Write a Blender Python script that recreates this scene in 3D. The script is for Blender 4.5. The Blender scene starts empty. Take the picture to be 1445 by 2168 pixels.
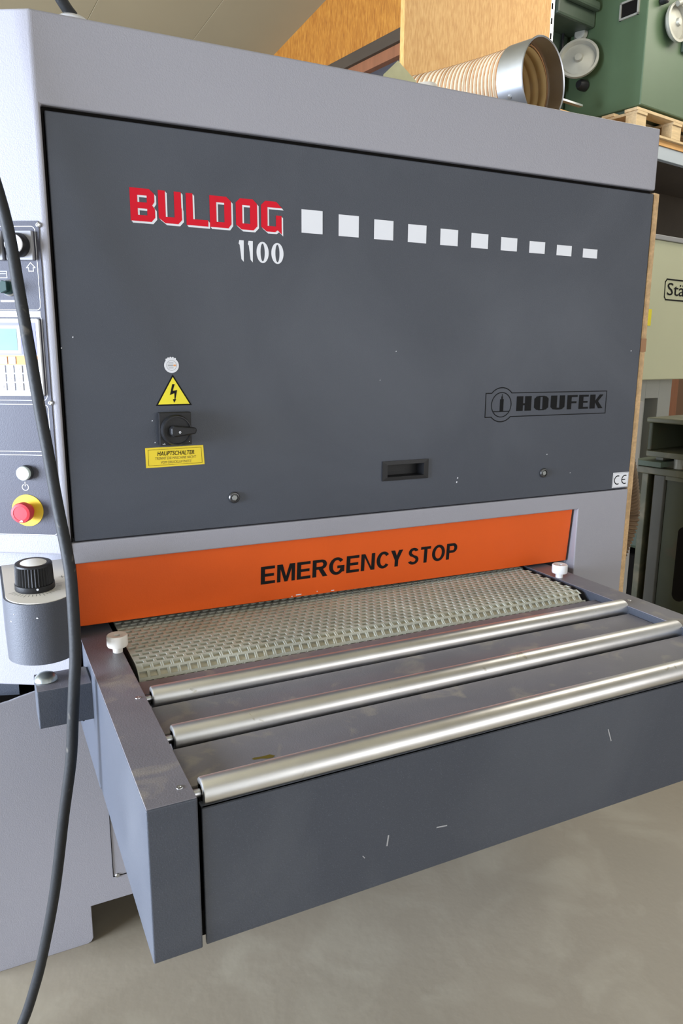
import bpy, bmesh, math, random
from mathutils import Vector, Matrix
random.seed(7)
scene = bpy.context.scene
COL = scene.collection

# ------------------------------------------------------------------ camera
IW, IH, F = 1445.0, 2168.0, 1570.589
CAM = Vector((-0.15229, -1.53113, 1.46356))
RX = Vector((0.89857783, -0.43876027, 0.00687847))     # image right
RY = Vector((-0.08543656, -0.19030562, -0.97800019))   # image down
RZ = Vector((0.43041664, 0.87822161, -0.20849058))     # view direction
cd = bpy.data.cameras.new('camera')
cd.sensor_fit = 'VERTICAL'; cd.sensor_height = 36.0; cd.lens = F * 36.0 / IH
cd.clip_start = 0.02; cd.clip_end = 100
co = bpy.data.objects.new('camera', cd); COL.objects.link(co)
m = Matrix((RX, -RY, -RZ)).transposed().to_4x4(); m.translation = CAM
co.matrix_world = m
scene.camera = co

# ------------------------------------------------------------------ view and light
vs = scene.view_settings
vs.view_transform = 'Standard'; vs.look = 'None'; vs.gamma = 1.0; vs.use_curve_mapping = False
vs.exposure = 0.0
A10 = math.radians(10)
U = Vector((math.cos(A10), math.sin(A10), 0)); V = Vector((-math.sin(A10), math.cos(A10), 0))
def W(u, v, z=0.0): return U * u + V * v + Vector((0, 0, z))

world = bpy.data.worlds.new('daylight'); scene.world = world
world.use_nodes = True
world.node_tree.nodes['Background'].inputs[0].default_value = (0.86, 0.92, 1.0, 1)
world.node_tree.nodes['Background'].inputs[1].default_value = 0.4

def area(name, loc, direction, sx, sy, power, color):
    l = bpy.data.lights.new(name, 'AREA'); l.shape = 'RECTANGLE'; l.size = sx; l.size_y = sy
    l.energy = power; l.color = color
    o = bpy.data.objects.new(name, l); COL.objects.link(o)
    o.location = loc; o.rotation_euler = Vector(direction).to_track_quat('-Z', 'Y').to_euler()
    return o
# daylight through the open gate in the left wall; then two added fill lamps
area('gate_daylight', W(-6.45, 1.2, 1.40), U * 1.0, 5.2, 2.6, 2250, (0.72, 0.82, 1.0))
area('front_fill', W(2.6, -5.6, 2.0), V * 1.0 - U * 0.1 - Vector((0, 0, 0.05)), 6.0, 2.2, 108, (0.98, 0.96, 0.95))  # added fill from behind the camera, brightens the front faces
area('rack_bay_fill', W(6.3, 0.6, 5.1), Vector((0, 0, -1)) + V * 0.45, 4.5, 1.6, 160, (1.0, 0.94, 0.83))  # added fill from above, brightens the rack bay and right side

# ------------------------------------------------------------------ pixel helpers (a pixel gives a direction, a known plane the distance)
def ray(px, py): return RX * ((px - IW / 2) / F) + RY * ((py - IH / 2) / F) + RZ
def hit(px, py, n, d):
    r = ray(px, py); return CAM + r * ((d - n.dot(CAM)) / n.dot(r))
def on_y(px, py, y=0.0): return hit(px, py, Vector((0, 1, 0)), y)

# ------------------------------------------------------------------ materials
MATS = {}
def mat(name, color, rough=0.5, metal=0.0, var=0.0, vscale=6.0, bump=0.0, bscale=300.0, speck=0.0, spec=0.5,
        dust=None, dscale=3.0, dlo=0.55, dhi=0.75, stretch=(1, 1, 1), coat=0.0):
    if name in MATS: return MATS[name]
    M = bpy.data.materials.new(name); M.use_nodes = True
    nt = M.node_tree; N = nt.nodes; L = nt.links
    b = N['Principled BSDF']
    b.inputs['Base Color'].default_value = (*color, 1); b.inputs['Roughness'].default_value = rough
    b.inputs['Metallic'].default_value = metal; b.inputs['Specular IOR Level'].default_value = spec
    b.inputs['Coat Weight'].default_value = coat
    tc = N.new('ShaderNodeTexCoord'); mp = N.new('ShaderNodeMapping'); mp.inputs['Scale'].default_value = stretch
    L.new(tc.outputs['Object'], mp.inputs['Vector'])
    last = None
    def mixc(fac_out, c2, prev, f=1.0):
        mx = N.new('ShaderNodeMix'); mx.data_type = 'RGBA'
        if f != 1.0:
            mm = N.new('ShaderNodeMath'); mm.operation = 'MULTIPLY'; mm.inputs[1].default_value = f
            L.new(fac_out, mm.inputs[0]); fac_out = mm.outputs[0]
        L.new(fac_out, mx.inputs['Factor'])
        if prev is None: mx.inputs['A'].default_value = (*color, 1)
        else: L.new(prev, mx.inputs['A'])
        mx.inputs['B'].default_value = (*c2, 1)
        return mx.outputs['Result']
    def noise(scale, detail=4, lo=0.4, hi=0.6):
        n = N.new('ShaderNodeTexNoise'); n.inputs['Scale'].default_value = scale; n.inputs['Detail'].default_value = detail; n.inputs['Distortion'].default_value = 0.8 if detail == 6 else 0.0
        L.new(mp.outputs[0], n.inputs['Vector'])
        r = N.new('ShaderNodeMapRange'); r.inputs['From Min'].default_value = lo; r.inputs['From Max'].default_value = hi
        L.new(n.outputs['Fac'], r.inputs['Value'])
        return r.outputs[0], n.outputs['Fac']
    if var:
        f, _ = noise(vscale, 5, 0.3, 0.7)
        last = mixc(f, tuple(min(1, c * (1 + var) + 0.01 * var) for c in color), last)
        if True:
            f2, _ = noise(vscale * 0.37 + 0.1, 3, 0.35, 0.65)
            last = mixc(f2, tuple(c * (1 - var) for c in color), last, 0.6)
    if speck:
        f, _ = noise(900, 1, 0.66, 0.76)
        last = mixc(f, tuple(min(1, c * (1 + 2.2 * speck) + 0.03 * speck) for c in color), last, 0.8)
    if dust:
        f, _ = noise(dscale, 6, dlo, dhi)
        last = mixc(f, dust, last, 0.75)
    if last is not None: L.new(last, b.inputs['Base Color'])
    if bump:
        _, raw = noise(bscale, 2)
        bp = N.new('ShaderNodeBump'); bp.inputs['Strength'].default_value = bump; bp.inputs['Distance'].default_value = 0.001
        L.new(raw, bp.inputs['Height']); L.new(bp.outputs[0], b.inputs['Normal'])
    MATS[name] = M
    return M

GREY   = mat('light_grey_paint', (0.325, 0.318, 0.348), 0.42, bump=0.35, bscale=420, var=0.04, vscale=3)
DARK   = mat('anthracite_paint', (0.054, 0.061, 0.078), 0.52, bump=0.4, bscale=420, speck=0.6, var=0.10, vscale=3.5, dust=(0.10, 0.108, 0.125), dscale=2.2, dlo=0.5, dhi=0.85)
TOP    = mat('worn_lit_anthracite_top', (0.185, 0.175, 0.195), 0.36, bump=0.3, bscale=380, var=0.22, vscale=9, dust=(0.36, 0.32, 0.27), dscale=15, dlo=0.57, dhi=0.74)  # wear, plus extra lightness painted in for the light on level faces
ORANGE = mat('orange_paint', (0.78, 0.105, 0.004), 0.45, bump=0.2, bscale=300, var=0.05, vscale=8)
BLACK  = mat('black_plastic', (0.013, 0.013, 0.014), 0.45, spec=0.35, bump=0.2, bscale=500)
RUBBER = mat('black_cable_rubber', (0.016, 0.017, 0.018), 0.6, spec=0.35, bump=0.6, bscale=120, dust=(0.10, 0.09, 0.075), dscale=30, dlo=0.66, dhi=0.74)
VOID   = mat('dark_interior', (0.012, 0.011, 0.010), 1.0, spec=0.0)  # near black that paints the darkness of gaps, slots and hollows
STEEL  = mat('galvanised_roller_steel', (0.76, 0.75, 0.73), 0.36, 1.0, var=0.12, vscale=22, bump=0.12, bscale=60, dust=(0.5, 0.47, 0.4), dscale=40, dlo=0.68, dhi=0.72)
ZINC   = mat('zinc_metal', (0.62, 0.63, 0.64), 0.33, 1.0, var=0.08, vscale=20)
GALV   = mat('galvanised_sheet', (0.58, 0.61, 0.66), 0.36, 1.0, var=0.12, vscale=25)
WHITE  = mat('white_print', (0.78, 0.79, 0.82), 0.5)
RED    = mat('red_print', (0.66, 0.006, 0.022), 0.55, spec=0.2)
YELLOW = mat('yellow_sticker', (0.85, 0.72, 0.02), 0.5)
YELL2  = mat('yellow_label', (0.78, 0.58, 0.02), 0.5, var=0.08, vscale=20)
PRINT  = mat('black_print', (0.010, 0.010, 0.010), 0.8, spec=0.15)
PGREY  = mat('grey_print', (0.42, 0.42, 0.43), 0.55)
NYLON  = mat('white_nylon', (0.82, 0.78, 0.70), 0.45)
NYLONW = mat('clean_white_nylon', (0.86, 0.85, 0.84), 0.42)
BELT   = mat('beige_rubber_belt', (0.49, 0.49, 0.41), 0.7, var=0.22, vscale=14, dust=(0.52, 0.48, 0.36), dscale=12, dlo=0.52, dhi=0.72)
BELTD  = mat('belt_pocket_rubber', (0.50, 0.46, 0.35), 0.75, var=0.25, vscale=30)
OVER   = mat('control_panel_foil', (0.06, 0.06, 0.08), 0.42, bump=0.15, bscale=500)
KEYW   = mat('keypad_foil', (0.50, 0.50, 0.54), 0.4)
KEYB   = mat('keypad_key', (0.54, 0.54, 0.59), 0.4)
LCD    = mat('lcd_glass', (0.22, 0.33, 0.30), 0.25, var=0.08, vscale=30)
BLUEF  = mat('keypad_blue_foil', (0.22, 0.22, 0.46), 0.4)
ORNG   = mat('keypad_orange_foil', (0.85, 0.36, 0.10), 0.4)
REDP   = mat('red_plastic', (0.60, 0.035, 0.05), 0.6)
YELP   = mat('yellow_plastic', (0.72, 0.50, 0.03), 0.45, var=0.1, vscale=60)
CREAM  = mat('cream_dial_plate', (0.80, 0.75, 0.66), 0.5, var=0.05)
BOXP   = mat('knob_box_paint', (0.07, 0.075, 0.09), 0.55, bump=0.35, bscale=420, speck=0.5)
FLOORM = mat('concrete_floor', (0.31, 0.265, 0.195), 0.55, var=0.16, vscale=1.6, bump=0.4, bscale=45, dust=(0.385, 0.34, 0.255), dscale=5, dlo=0.5, dhi=0.72)
CEILM  = mat('beige_ceiling_panel', (0.29, 0.25, 0.155), 0.6, var=0.04, vscale=2)
HOSE   = mat('cream_hose_fabric', (0.72, 0.58, 0.40), 0.6, var=0.12, vscale=12)
HOSER  = mat('orange_brown_hose_groove', (0.50, 0.25, 0.10), 0.6, var=0.2, vscale=20)
DARKH  = mat('brown_dusty_hose', (0.13, 0.08, 0.04), 0.75, var=0.3, vscale=30)
CHIP   = mat('chipboard_edge', (0.56, 0.37, 0.19), 0.75, var=0.3, vscale=160, bump=0.5, bscale=260)
GREENM = mat('green_machine_paint', (0.064, 0.105, 0.053), 0.42, var=0.14, vscale=3, bump=0.2, bscale=200)
GREEND = mat('dark_green_cast_iron', (0.05, 0.075, 0.05), 0.5, var=0.25, vscale=8)
OLIVE  = mat('olive_machine_paint', (0.034, 0.040, 0.019), 0.55, var=0.3, vscale=5, dust=(0.07, 0.042, 0.02), dscale=7, dlo=0.6, dhi=0.75)
OLIVL  = mat('dusty_olive_metal', (0.085, 0.088, 0.055), 0.5, var=0.25, vscale=9, dust=(0.20, 0.165, 0.11), dscale=9)
SAGE   = mat('sage_machine_paint', (0.56, 0.57, 0.38), 0.45, var=0.05, vscale=3)
PALEG  = mat('pale_grey_column', (0.40, 0.41, 0.38), 0.5, var=0.06, vscale=4)
ALU    = mat('cast_aluminium', (0.36, 0.36, 0.31), 0.5, 0.35, var=0.15, vscale=14)
PINE   = mat('pale_pine', (0.50, 0.37, 0.20), 0.7, var=0.2, vscale=9, stretch=(2, 12, 12))
SHELFW = mat('orange_shelf_board', (0.60, 0.33, 0.11), 0.65, var=0.15, vscale=10)
RACKB  = mat('grey_blue_rack_paint', (0.33, 0.37, 0.40), 0.45)
BROWN  = mat('brown_timber', (0.20, 0.075, 0.03), 0.6, var=0.2, vscale=6, stretch=(6, 6, 1))
DBROWN = mat('dark_brown_timber', (0.045, 0.030, 0.016), 0.7, var=0.2, vscale=5)
WALLP  = mat('pale_wall_plaster', (0.55, 0.53, 0.48), 0.8, var=0.04, vscale=1.5)
GLASSD = mat('dark_window_glass', (0.05, 0.05, 0.055), 0.08)
BRASSY = mat('yellow_zinc_plate', (0.52, 0.50, 0.30), 0.35, 0.8, var=0.2, vscale=30)

def strand_board(name, base, dark, light):
    M = bpy.data.materials.new(name); M.use_nodes = True
    nt = M.node_tree; N = nt.nodes; L = nt.links; b = N['Principled BSDF']; b.inputs['Roughness'].default_value = 0.6
    tc = N.new('ShaderNodeTexCoord'); mp = N.new('ShaderNodeMapping'); mp.inputs['Scale'].default_value = (34, 34, 7)
    L.new(tc.outputs['Object'], mp.inputs[0])
    vo = N.new('ShaderNodeTexVoronoi'); vo.inputs['Scale'].default_value = 1.3; L.new(mp.outputs[0], vo.inputs['Vector'])
    n = N.new('ShaderNodeTexNoise'); n.inputs['Scale'].default_value = 2.6; n.inputs['Detail'].default_value = 6
    L.new(mp.outputs[0], n.inputs['Vector'])
    r = N.new('ShaderNodeValToRGB'); e = r.color_ramp.elements
    e[0].position = 0.28; e[0].color = (*dark, 1); e[1].position = 0.5; e[1].color = (*base, 1)
    x = r.color_ramp.elements.new(0.72); x.color = (*light, 1)
    mx = N.new('ShaderNodeMix'); mx.data_type = 'RGBA'; mx.inputs['Factor'].default_value = 0.28
    rv = N.new('ShaderNodeValToRGB'); rv.color_ramp.elements[0].color = (*dark, 1); rv.color_ramp.elements[1].color = (*light, 1)
    L.new(vo.outputs['Color'], rv.inputs[0]); L.new(n.outputs['Fac'], r.inputs[0])
    L.new(r.outputs[0], mx.inputs['A']); L.new(rv.outputs[0], mx.inputs['B']); L.new(mx.outputs['Result'], b.inputs['Base Color'])
    return M
OSB  = strand_board('strand_board', (0.34, 0.125, 0.010), (0.22, 0.07, 0.006), (0.46, 0.21, 0.03))  # shaded tone of the board, for the left-facing wall
OSBL = strand_board('lit_strand_board', (0.60, 0.33, 0.10), (0.46, 0.22, 0.055), (0.70, 0.43, 0.16))  # lit tone of the same board, brightness put into the colour

# ------------------------------------------------------------------ mesh helpers
OFF = {}
class MB:
    def __init__(s): s.bm = bmesh.new()
    def face(s, pts):
        try: return s.bm.faces.new([s.bm.verts.new(Vector(p)) for p in pts])
        except ValueError: return None
    def box(s, x0, x1, y0, y1, z0, z1):
        v = [s.bm.verts.new((x, y, z)) for x in (x0, x1) for y in (y0, y1) for z in (z0, z1)]
        for q in ((0, 1, 3, 2), (4, 6, 7, 5), (0, 4, 5, 1), (2, 3, 7, 6), (0, 2, 6, 4), (1, 5, 7, 3)):
            s.bm.faces.new([v[i] for i in q])
        return s
    def prism(s, pts, d):          # closed polygon of 3-D points pushed along d
        d = Vector(d); a = [s.bm.verts.new(Vector(p)) for p in pts]; b = [s.bm.verts.new(Vector(p) + d) for p in pts]
        s.bm.faces.new(a[::-1]); s.bm.faces.new(b)
        for i in range(len(a)):
            j = (i + 1) % len(a); s.bm.faces.new([a[i], a[j], b[j], b[i]])
        return s
    def lathe(s, prof, o, ax, seg=32, smooth=True, cap=True):    # prof: (radius, distance along axis)
        o = Vector(o); ax = Vector(ax).normalized()
        e = ax.orthogonal().normalized(); f = ax.cross(e)
        rings = []
        for r, h in prof:
            rings.append([s.bm.verts.new(o + ax * h + (e * math.cos(2 * math.pi * k / seg) + f * math.sin(2 * math.pi * k / seg)) * r) for k in range(seg)] if r > 1e-6 else [s.bm.verts.new(o + ax * h)])
        for a, b in zip(rings, rings[1:]):
            for k in range(seg):
                j = (k + 1) % seg
                if len(a) == 1 and len(b) == 1: continue
                if len(a) == 1: q = [a[0], b[j], b[k]]
                elif len(b) == 1: q = [a[k], a[j], b[0]]
                else: q = [a[k], a[j], b[j], b[k]]
                fc = s.bm.faces.new(q); fc.smooth = smooth
        if cap:
            for rg in (rings[0], rings[-1]):
                if len(rg) > 1: s.bm.faces.new(rg)
        return s
    def cyl(s, o, ax, r, h, seg=32, ch=0.0):
        p = [(r - ch, 0), (r, ch), (r, h - ch), (r - ch, h)] if ch else [(r, 0), (r, h)]
        return s.lathe(p, o, ax, seg, smooth=True)
    def tube(s, pts, r, seg=12, cap=True):
        pts = [Vector(p) for p in pts]; n = len(pts); rings = []; prev = None
        for i, p in enumerate(pts):
            t = (pts[min(i + 1, n - 1)] - pts[max(i - 1, 0)]).normalized()
            if prev is None: e = t.orthogonal().normalized()
            else: e = (prev - t * prev.dot(t)).normalized()
            prev = e; f = t.cross(e); rr = r(i / (n - 1)) if callable(r) else r
            rings.append([s.bm.verts.new(p + (e * math.cos(2 * math.pi * k / seg) + f * math.sin(2 * math.pi * k / seg)) * rr) for k in range(seg)])
        for a, b in zip(rings, rings[1:]):
            for k in range(seg):
                j = (k + 1) % seg; fc = s.bm.faces.new([a[k], a[j], b[j], b[k]]); fc.smooth = True
        if cap: s.bm.faces.new(rings[0][::-1]); s.bm.faces.new(rings[-1])
        return s
    def build(s, name, material, parent=None, bevel=0.0, seg=2, smooth=False, thick=0.0):
        off = OFF.get(parent.name) if parent is not None else None
        bm = s.bm
        if off is not None: bmesh.ops.translate(bm, verts=bm.verts, vec=-off)
        bmesh.ops.recalc_face_normals(bm, faces=bm.faces)
        for e in bm.edges:
            if len(e.link_faces) == 2 and e.calc_face_angle(0) > 0.6: e.smooth = False
        me = bpy.data.meshes.new(name); bm.to_mesh(me); bm.free()
        me.materials.append(material)
        o = bpy.data.objects.new(name, me); COL.objects.link(o)
        if parent is not None:
            o.parent = parent
            if off is not None: OFF[o.name] = off
        if bevel:
            b = o.modifiers.new('bevel', 'BEVEL'); b.width = bevel; b.segments = seg; b.limit_method = 'ANGLE'; b.angle_limit = math.radians(40)
            b.harden_normals = False
        if smooth:
            for p in me.polygons: p.use_smooth = True
        return o
def thing(name, label, cat, loc=(0, 0, 0), rotz=0.0, group=None, off=None):
    o = bpy.data.objects.new(name, None); COL.objects.link(o); o.empty_display_size = 0.1
    o.location = loc; o.rotation_euler = (0, 0, rotz); o['label'] = label; o['category'] = cat
    if group: o['group'] = group
    OFF[o.name] = Vector(off) if off is not None else Vector(loc)
    return o
def uv_thing(name, label, cat, u, v, z, group=None):     # parts are given in absolute hall coordinates (u, v, z)
    return thing(name, label, cat, W(u, v, z), A10, group, off=(u, v, z))
def tag(o, label, cat, group=None):
    o['label'] = label; o['category'] = cat
    if group: o['group'] = group
    return o
def struct(o, label=None):
    o['kind'] = 'structure'
    if label: o['label'] = label
    return o
def rot_uv(o): o.rotation_euler = (0, 0, A10); return o
def bez(pts, n=8):                                        # Catmull-Rom through points
    P = [Vector(p) for p in pts]; P = [P[0] * 2 - P[1]] + P + [P[-1] * 2 - P[-2]]; out = []
    for i in range(1, len(P) - 2):
        for k in range(n):
            t = k / n; a, b, c, d = P[i - 1:i + 3]
            out.append(0.5 * ((2 * b) + (c - a) * t + (2 * a - 5 * b + 4 * c - d) * t * t + (3 * b - a - 3 * c + d) * t ** 3))
    out.append(P[-2]); return out
# flat print: maps (a right, b up) to a surface
def front(y): return lambda a, b: Vector((a, y, b))
def flat(name, polys, mp, material, parent, lay=0):    # lay: overlapping pieces are stacked a hair apart
    mb = MB()
    for i, poly in enumerate(polys):
        d = Vector()
        if lay:
            a, b = poly[0]; o = mp(a, b)
            d = (mp(a + .001, b) - o).cross(mp(a, b + .001) - o).normalized() * (1.5e-5 * (i % lay))
        mb.face([mp(a, b) + d for a, b in poly])
    return mb.build(name, material, parent)
def ering(cx, cz, rx, rz, tx, tz, a0=0, a1=360, n=32):
    out = []
    for k in range(n):
        p, q = math.radians(a0 + (a1 - a0) * k / n), math.radians(a0 + (a1 - a0) * (k + 1) / n)
        out.append([(cx + rx * math.cos(p), cz + rz * math.sin(p)), (cx + rx * math.cos(q), cz + rz * math.sin(q)),
                    (cx + (rx - tx) * math.cos(q), cz + (rz - tz) * math.sin(q)), (cx + (rx - tx) * math.cos(p), cz + (rz - tz) * math.sin(p))])
    return out
ADV = dict(E=.667, M=.833, R=.722, G=.778, N=.722, C=.722, Y=.667, S=.667, T=.611, O=.778, P=.667, B=.722)
def bold(word, x0, x1, z0, z1, tw=.24, gap=.085):      # bold grotesque capitals
    tot = sum(ADV[c] for c in word) - gap - (.06 if 'Y' in word else 0); k = (x1 - x0) / tot; h = z1 - z0; x = x0; out = []
    for c in word:
        if c == 'Y': x -= .06 * k
        w = (ADV[c] - gap) * k; t = tw * k * .70; th = h * .165
        X = lambda a: x + a * w
        Z = lambda b: z0 + b * h
        bar = lambda a, b, cc, d: rect(a, b, cc, d)
        if c == 'E': g = [bar(x, x + t, z0, z1), bar(x + t, x + w * .98, z1 - th, z1), bar(x + t, x + w * .92, Z(.5) - th / 2.1, Z(.5) + th / 2), bar(x + t, x + w, z0, z0 + th)]
        elif c == 'T': g = [bar(x, x + w, z1 - th, z1), bar(x + w / 2 - t / 2, x + w / 2 + t / 2, z0, z1 - th)]
        elif c == 'M': g = [bar(x, x + t * .85, z0, z1), bar(x + w - t * .85, x + w, z0, z1), [(x + t * .85, z1), (x + t * 1.35, z1), (X(.5) + t * .38, z0), (X(.5) - t * .38, z0), (x + t * .7, Z(.85))], [(x + w - t * 1.35, z1), (x + w - t * .85, z1), (x + w - t * .7, Z(.85)), (X(.5) + t * .38, z0), (X(.5) - t * .38, z0)]]
        elif c == 'N': g = [bar(x, x + t * .95, z0, z1), bar(x + w - t * .95, x + w, z0, z1), [(x + t * .5, z1), (x + t * 1.05, z1), (x + w - t * .5, z0), (x + w - t * 1.05, z0)]]
        elif c == 'Y': g = [bar(X(.5) - t / 2, X(.5) + t / 2, z0, Z(.45)), [(x, z1), (x + t * 1.15, z1), (X(.5) + t * .45, Z(.40)), (X(.5) - t * .5, Z(.40))], [(x + w, z1), (x + w - t * 1.15, z1), (X(.5) - t * .45, Z(.40)), (X(.5) + t * .5, Z(.40))]]
        elif c in 'PR':
            rz = h * (.30 if c == 'P' else .285); cz = z1 - rz; cx = x + w - rz * .62 * k / k if False else X(.60)
            rx = x + w * (.98 if c == 'R' else 1.0) - cx
            g = [bar(x, x + t, z0, z1), bar(x + t, cx, z1 - th, z1), bar(x + t, cx, z1 - 2 * rz, z1 - 2 * rz + th)] + ering(cx, cz, rx, rz, t * .98, th, -90, 90, 16)
            if c == 'R': g.append([(X(.36), z1 - 2 * rz + th * .5), (X(.66), z1 - 2 * rz + th * .5), (x + w * 1.04, z0), (x + w * 1.04 - t * 1.25, z0)])
        elif c == 'O': g = ering(X(.5), Z(.5), w * .5, h * .515, t, th)
        elif c in 'CG':
            g = ering(X(.5), Z(.5), w * .5, h * .515, t, th, 38, 322 if c == 'C' else 340)
            if c == 'G': g += [bar(X(.53), X(.99), Z(.36), Z(.36) + th), bar(X(.99) - t * .9, X(.99), Z(.14), Z(.40))]
        elif c == 'S':
            g = ering(X(.5), Z(.735), w * .44, h * .28, t * .95, th, 20, 262, 18) + ering(X(.5), Z(.265), w * .48, h * .285, t * .95, th, -160, 82, 18)
            g += [[(X(.44), Z(.605)), (X(.44), Z(.45)), (X(.58), Z(.40)), (X(.58), Z(.545))]]
        out += g; x += ADV[c] * k
    return out
def text_polys(s, x0, x1, z0, z1, bold=0.0, shear=0.0):
    c = bpy.data.curves.new('t', 'FONT'); c.body = s; c.size = 1.0; c.offset = bold; c.shear = shear; c.resolution_u = 3
    o = bpy.data.objects.new('t', c); COL.objects.link(o)
    dg = bpy.context.evaluated_depsgraph_get(); me = bpy.data.meshes.new_from_object(o.evaluated_get(dg))
    vs_ = [v.co for v in me.vertices]
    ax, bx = min(v.x for v in vs_), max(v.x for v in vs_); az, bz = min(v.y for v in vs_), max(v.y for v in vs_)
    out = [[(x0 + (vs_[i].x - ax) / (bx - ax) * (x1 - x0), z0 + (vs_[i].y - az) / (bz - az) * (z1 - z0)) for i in p.vertices] for p in me.polygons]
    bpy.data.objects.remove(o); bpy.data.curves.remove(c); bpy.data.meshes.remove(me)
    return out
def rect(x0, x1, z0, z1): return [(x0, z0), (x1, z0), (x1, z1), (x0, z1)]
def ring(cx, cz, r0, r1, a0=0, a1=360, n=40):
    out = []
    for k in range(n):
        p, q = math.radians(a0 + (a1 - a0) * k / n), math.radians(a0 + (a1 - a0) * (k + 1) / n)
        out.append([(cx + r0 * math.cos(p), cz + r0 * math.sin(p)), (cx + r1 * math.cos(p), cz + r1 * math.sin(p)),
                    (cx + r1 * math.cos(q), cz + r1 * math.sin(q)), (cx + r0 * math.cos(q), cz + r0 * math.sin(q))])
    return out
def disc(cx, cz, r, n=40): return [(cx + r * math.cos(2 * math.pi * k / n), cz + r * math.sin(2 * math.pi * k / n)) for k in range(n)]
def stroke(pts, w):
    out = []
    for (ax, az), (bx, bz) in zip(pts, pts[1:]):
        d = math.hypot(bx - ax, bz - az) or 1; nx, nz = -(bz - az) / d * w / 2, (bx - ax) / d * w / 2
        ex, ez = (bx - ax) / d * w / 2, (bz - az) / d * w / 2
        out.append([(ax + nx - ex, az + nz - ez), (bx + nx + ex, bz + nz + ez), (bx - nx + ex, bz - nz + ez), (ax - nx - ex, az - nz - ez)])
    return out

# ================================================================== THE HALL
struct(MB().box(-8.5, 9.5, -8, 10, -0.1, 0).build('floor', FLOORM))['label'] = 'grey beige concrete floor of the hall'
CZ = lambda v: 4.162 + (4.901 - v) * 0.205                # roof underside height along the hall
cl = MB(); cl.prism([(-6.8, -6, CZ(-6) + 0.03), (-6.8, 9, CZ(9) + 0.03), (3.6, 9, CZ(9) + 0.03), (3.6, -6, CZ(-6) + 0.03)], (0, 0, 0.1))
ceil = struct(rot_uv(cl.build('ceiling', CEILM)), 'beige sloping panelled ceiling')
u0 = -6.94
pm = MB(); pm.prism([(0.001, -6, CZ(-6)), (0.001, 9, CZ(9)), (0.879, 9, CZ(9)), (0.879, -6, CZ(-6))], (0, 0, 0.028))
p0 = pm.build('ceiling_panel', CEILM, ceil, bevel=0.003)
for k in range(12):
    p = p0 if k == 0 else p0.copy()
    if k: COL.objects.link(p); p.parent = ceil
    p.location = (u0 + 0.88 * k, 0, 0)
# strand board wall with a long window, running into the depth of the hall
wr = MB()
wr.prism([(3.5, 2.95, 3.785), (3.5, 6.70, 3.785), (3.5, 2.95, CZ(2.95) + 0.02)], (0.12, 0, 0))
wr.box(3.5, 3.62, 2.95, 9, 0, 2.6)
struct(rot_uv(wr.build('wall_right', OSB)), 'orange strand board wall above the long window')
struct(rot_uv(MB().box(3.44, 3.62, 2.95, 8, 3.70, 3.785).build('trim_1', DBROWN, bevel=0.004)), 'dark brown window head timber')
w1 = struct(rot_uv(MB().box(3.47, 3.6, 2.95, 8, 3.62, 3.70).box(3.47, 3.6, 2.95, 8, 2.6, 2.68).box(3.47, 3.6, 4.9, 5.0, 2.68, 3.62).build('window_1', BROWN, bevel=0.004)), 'long brown timber window under the strand board')
MB().box(3.53, 3.545, 2.95, 4.9, 2.68, 3.62).build('pane', GLASSD, w1)
MB().box(3.53, 3.545, 5.0, 8, 2.68, 3.62).build('pane', GLASSD, w1)
# strand board partition standing beside the rack
struct(rot_uv(MB().box(2.967, 4.36, 2.52, 2.56, 0, 4.62).build('wall_partition', OSBL, bevel=0.002)), 'strand board partition in its lit tone beside the rack upright')
struct(rot_uv(MB().box(-6.8, 9, 8.4, 8.5, 0, 4.2).build('wall_back', WALLP)), 'pale back wall of the hall')
struct(rot_uv(MB().box(-6.8, -6.6, -6, -1.5, 0, 6.4).box(-6.8, -6.6, 3.9, 9, 0, 6.4).box(-6.8, -6.6, -1.5, 3.9, 2.8, 6.4).build('wall_left', WALLP)), 'pale left wall with an open gate')
struct(rot_uv(MB().box(-6.62, -6.52, -1.56, -1.44, 0, 2.86).box(-6.62, -6.52, 3.84, 3.96, 0, 2.86).box(-6.62, -6.52, -1.44, 3.84, 2.74, 2.86).build('door_1', RACKB, bevel=0.004)), 'steel frame of the open hall gate')
struct(rot_uv(MB().box(-6.8, -0.5, -6, -5.8, 0, 6.4).box(5.7, 9, -6, -5.8, 0, 6.4).box(-0.5, 5.7, -6, -5.8, 0, 0.85).box(-0.5, 5.7, -6, -5.8, 3.15, 6.4).build('wall_front', WALLP)), 'pale wall with an added opening for the front fill')

struct(rot_uv(MB().box(9.0, 9.2, -6, 8.5, 0, 5.6).build('wall_far_right', WALLP)), 'pale far wall behind the rack bay')
struct(rot_uv(MB().box(3.6, 9.2, -6, -0.3, 5.35, 5.5).box(3.6, 9.2, 1.5, 8.5, 5.35, 5.5).box(3.6, 4.0, -0.3, 1.5, 5.35, 5.5).box(8.6, 9.2, -0.3, 1.5, 5.35, 5.5).build('ceiling_rack_bay', CEILM)), 'flat roof above the rack bay with an opening for the added fill')

# ================================================================== THE WIDE BELT SANDER
S = thing('wide_belt_sander', 'large grey wide belt sanding machine with anthracite door and orange emergency flap', 'sander')
SIN, COS = math.sin(math.radians(30)), math.cos(math.radians(30))

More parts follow.
